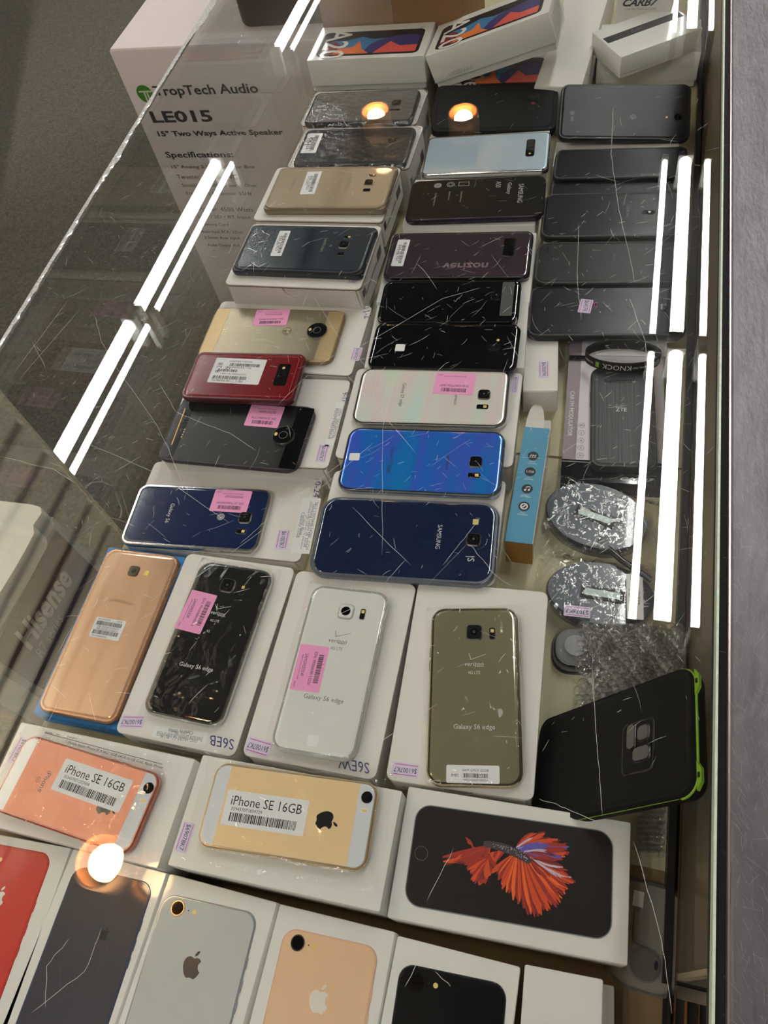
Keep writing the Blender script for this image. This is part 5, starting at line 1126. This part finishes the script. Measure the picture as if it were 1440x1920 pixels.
# tall pale slim box and open accessory boxes
t, mw, w, l, h = carton('slim plain white box pointing away, between the printed and open boxes', [(1058, -60), (1150, -60), (1095.5, 171), (1029.5, 157)], .062, .0, 'plain', wl=None)
t, mw, w, l, h = edge_box('white open-topped box at the back right, lower of two', (1120, 107), (1315, 98), .05, .082, .045)
c = hit((1232, 50), .078)
t, mw, w, l, h = edge_box('white box with a dark sleeve stripe lying askew at the back right', (1165, 108), (1318, 52), .078, .075, .0275)
b = MB(); b.box((-w * .47, l * .02, h), (w * .47, l * .20, h + .0004), INK); b.build('dark_stripe', t, 'dark printed stripe'); p = MB(); p.text('Audio', -.01, l * .11, .016, GREYINK, z=h + .0006, shear=.3); p.build('lettering', t)
t, mw, w, l, h = edge_box('white box with bold black lettering at the top right', (1160, -42), (1268, -46), .12, .05, .119)
p = MB(); p.T = Matrix.Translation((-.004, -l / 2 - .0003, h - .030)) @ Matrix.Rotation(PI / 2, 4, 'X'); p.text('CARB7', .0, 0, .045, INK, height=.0095, shear=.4, bold=.03); p.text('CAR FM MODULATOR', 0, -.008, .04, GREYINK, height=.002); p.build('lettering', t)

# ================================================================ outside the front glass
LE = -.9; LY = 1.25
LEOC = mat('carton_lilac_white', C(206, 196, 196), .45, coat=.15, var=.03)
t = thing('speaker_carton', 'large pale speaker carton with black specification lettering outside the showcase', 'carton', Matrix.Translation((LE, LY, FLOOR_Z)))
LH = .0 - FLOOR_Z; LWd = .42
b = MB(); slab(b, LWd, .42, LH, .003, LEOC, [(0, 0), (0, .995), (.003, 1)], cx=LWd / 2, cy=.21, n=3); b.build('carton_body', t)
b = MB(); b.box((LWd * .42, -.0006, LH - .0005), (LWd * .60, .42, LH + .0006), FILM); b.build('top_tape', t)
p = MB()
def face(px): v = hit_y(px, LY - .0008); return v[0] - LE, v[2] - FLOOR_Z
FT = Matrix.Translation((0, -.0008, 0)) @ Matrix.Rotation(PI / 2, 4, 'X'); p.T = FT
def ft(txt, pL, pR, hg, m=INK, bold=0.):
    a, b_ = face(pL), face(pR); w = math.hypot(b_[0] - a[0], b_[1] - a[1]); p.text(txt, (a[0] + b_[0]) / 2, (a[1] + b_[1]) / 2, w, m, height=hg, bold=bold, rot=0)
GRN = mat('green_logo', C(70, 140, 50), .5)
x, y = face((272, 176)); p.disc(x, y, .0165, GRN, 0, 28); p.box((x - .011, y + .003, -.0002), (x + .016, y + .0055, .0006), GLOSSW); p.box((x - .002, y - .015, -.0002), (x + .001, y + .004, .0006), GLOSSW); p.box((x + .004, y - .015, -.0002), (x + .0065, y + .004, .0006), GLOSSW)
ft('TropTech Audio', (290, 176), (483, 165), .0235, bold=.02)
ft('LE015', (283, 220), (397, 217), .0235, bold=.03)
ft('15" Two Ways Active Speaker', (296, 252), (531, 249), .0145, bold=.03)
ft('Specifications:', (311, 292), (437, 291), .0165, bold=.02)
for i, (s_, xl, xr_) in enumerate((('15" Analog 2 Way Speaker Box', 322, 478), ('Tweeter: 1.75 inch VC', 332, 444), ('Sensitivity: 98dB, Driver: 8 Ohm', 342, 480), ('Frequency Response: 55Hz', 350, 472), ('Power: 4500 Watts', 374, 474), ('USB / SD / BT Input', 372, 470), ('Memory Card', 376, 428), ('Audio Input: RCA / 6.5mm', 378, 455), ('3.5mm Aux input', 384, 450), ('Audio Output: XLR', 390, 450))):
    yy = (314, 332, 349, 364, 393, 408, 422, 436, 447, 461)[i]; ft(s_, (xl, yy), (xr_, yy - 1), .0098)
p.build('printed_specifications', t)
t = thing('case_bag', 'dark brown hard case standing on top of the speaker carton', 'case', Matrix.Translation((float(hit((448, 57), 0)[0]), 1.30, .0)))
b = MB(); slab(b, .185, .16, .20, .02, mat('dark_brown_case', C(40, 33, 27), .5, var=.1), [(.004, 0), (0, .03), (0, .95), (.006, 1)], cx=.0925, cy=.08); b.build('shell', t)
b = MB(); b.tube([(.05, .08, .2), (.06, .08, .225), (.16, .08, .225), (.17, .08, .2)], .006, RUBBER); b.build('handle', t)
# tv carton
HXp = -.62; PUR = mat('dark_purple_print', C(54, 38, 66), .35, coat=.3, var=.12)
v0 = hit_x((100, 970), HXp); zt = float(v0[2]); yt = float(v0[1])
def hf(px): v = hit_x(px, HXp + .0008); return v[1] - yt, v[2] - FLOOR_Z
t = thing('tv_carton', 'television carton with dark purple front and large pale lettering, outside the left glass', 'carton', Matrix.Translation((HXp, yt, FLOOR_Z)))
TH = zt - FLOOR_Z; TD = .12
yb = float(hit_x((0, 1237), HXp)[1]) - yt - .012
b = MB(); b.box((-TD, yb, 0), (0, 0, TH), mat('carton_grey_white', C(170, 170, 164), .5)); b.build('carton_body', t)
p = MB(); FT = Matrix.Translation((.0008, 0, 0)) @ Matrix.Rotation(PI / 2, 4, 'Z') @ Matrix.Rotation(PI / 2, 4, 'X'); p.T = FT
y0, z0 = hf((104, 993)); y1, z1 = hf((0, 1237))
p.poly([(yb + .010, .02), (y0, .02), (y0, z0), (yb + .010, z0)], PUR); p.build('purple_panel', t)
p = MB(); p.T = FT @ Matrix.Translation((0, 0, .0006))
SILL = mat('silver_letters', C(196, 192, 186), .3)
def hline(txt, a, b_, hg, m, bold=0, shear=0):
    A, B_ = hf(a), hf(b_); w = math.hypot(B_[0] - A[0], B_[1] - A[1]); p.text(txt, (A[0] + B_[0]) / 2, (A[1] + B_[1]) / 2, w, m, height=hg, bold=bold, rot=math.atan2(B_[1] - A[1], B_[0] - A[0]), shear=shear)
hline('Hisense', (42, 1205), (124, 1072), .040, SILL, .03); hline('R7 series', (72, 1228), (112, 1155), .018, mat('light_grey_letters', C(150, 146, 146), .4))
hline('_', (76, 1240), (185, 1040), .001, GREYINK); p.build('lettering', t)
c = hit((20, 1010), zt + .03); t = thing('foam_block', 'torn white packing block lying on the television carton', 'packing', mat_from(c, .04, zt + .0005))
rnd = random.Random(8); b = MB(); pts = [hit(q, zt + .03) for q in ((-60, 925), (0, 939), (60, 946), (76, 951), (78, 962), (62, 985), (64, 1000), (48, 1030), (30, 1062), (-60, 1210))]
M0 = MW[t.name].inverted(); lp = [M0 @ Vector((*q[:2], zt + .03)) for q in pts]
b.rings([[(q.x, q.y, 0) for q in reversed(lp)], [(q.x, q.y, .0295) for q in reversed(lp)]], mat('foam_white', C(204, 200, 190), .7, var=.06, bump=.4, bs=200), smooth=False); b.build('foam', t)
b = MB(); P = [hit(q, .14) for q in ((161, 914), (172, 906), (190, 904), (208, 912), (220, 930), (229, 953), (228, 966), (225, 972))]
P = [hit_x(q, XF - .02) for q in ((161, 914), (172, 906), (190, 904), (208, 912), (220, 930), (229, 953), (228, 966), (225, 972))]
b.tube(P, .0013, mat('grey_cable', C(150, 148, 138), .5), 8); b.build('cable_loop', None, 'thin grey cable loop outside the front glass beside the navy phone', 'cable')
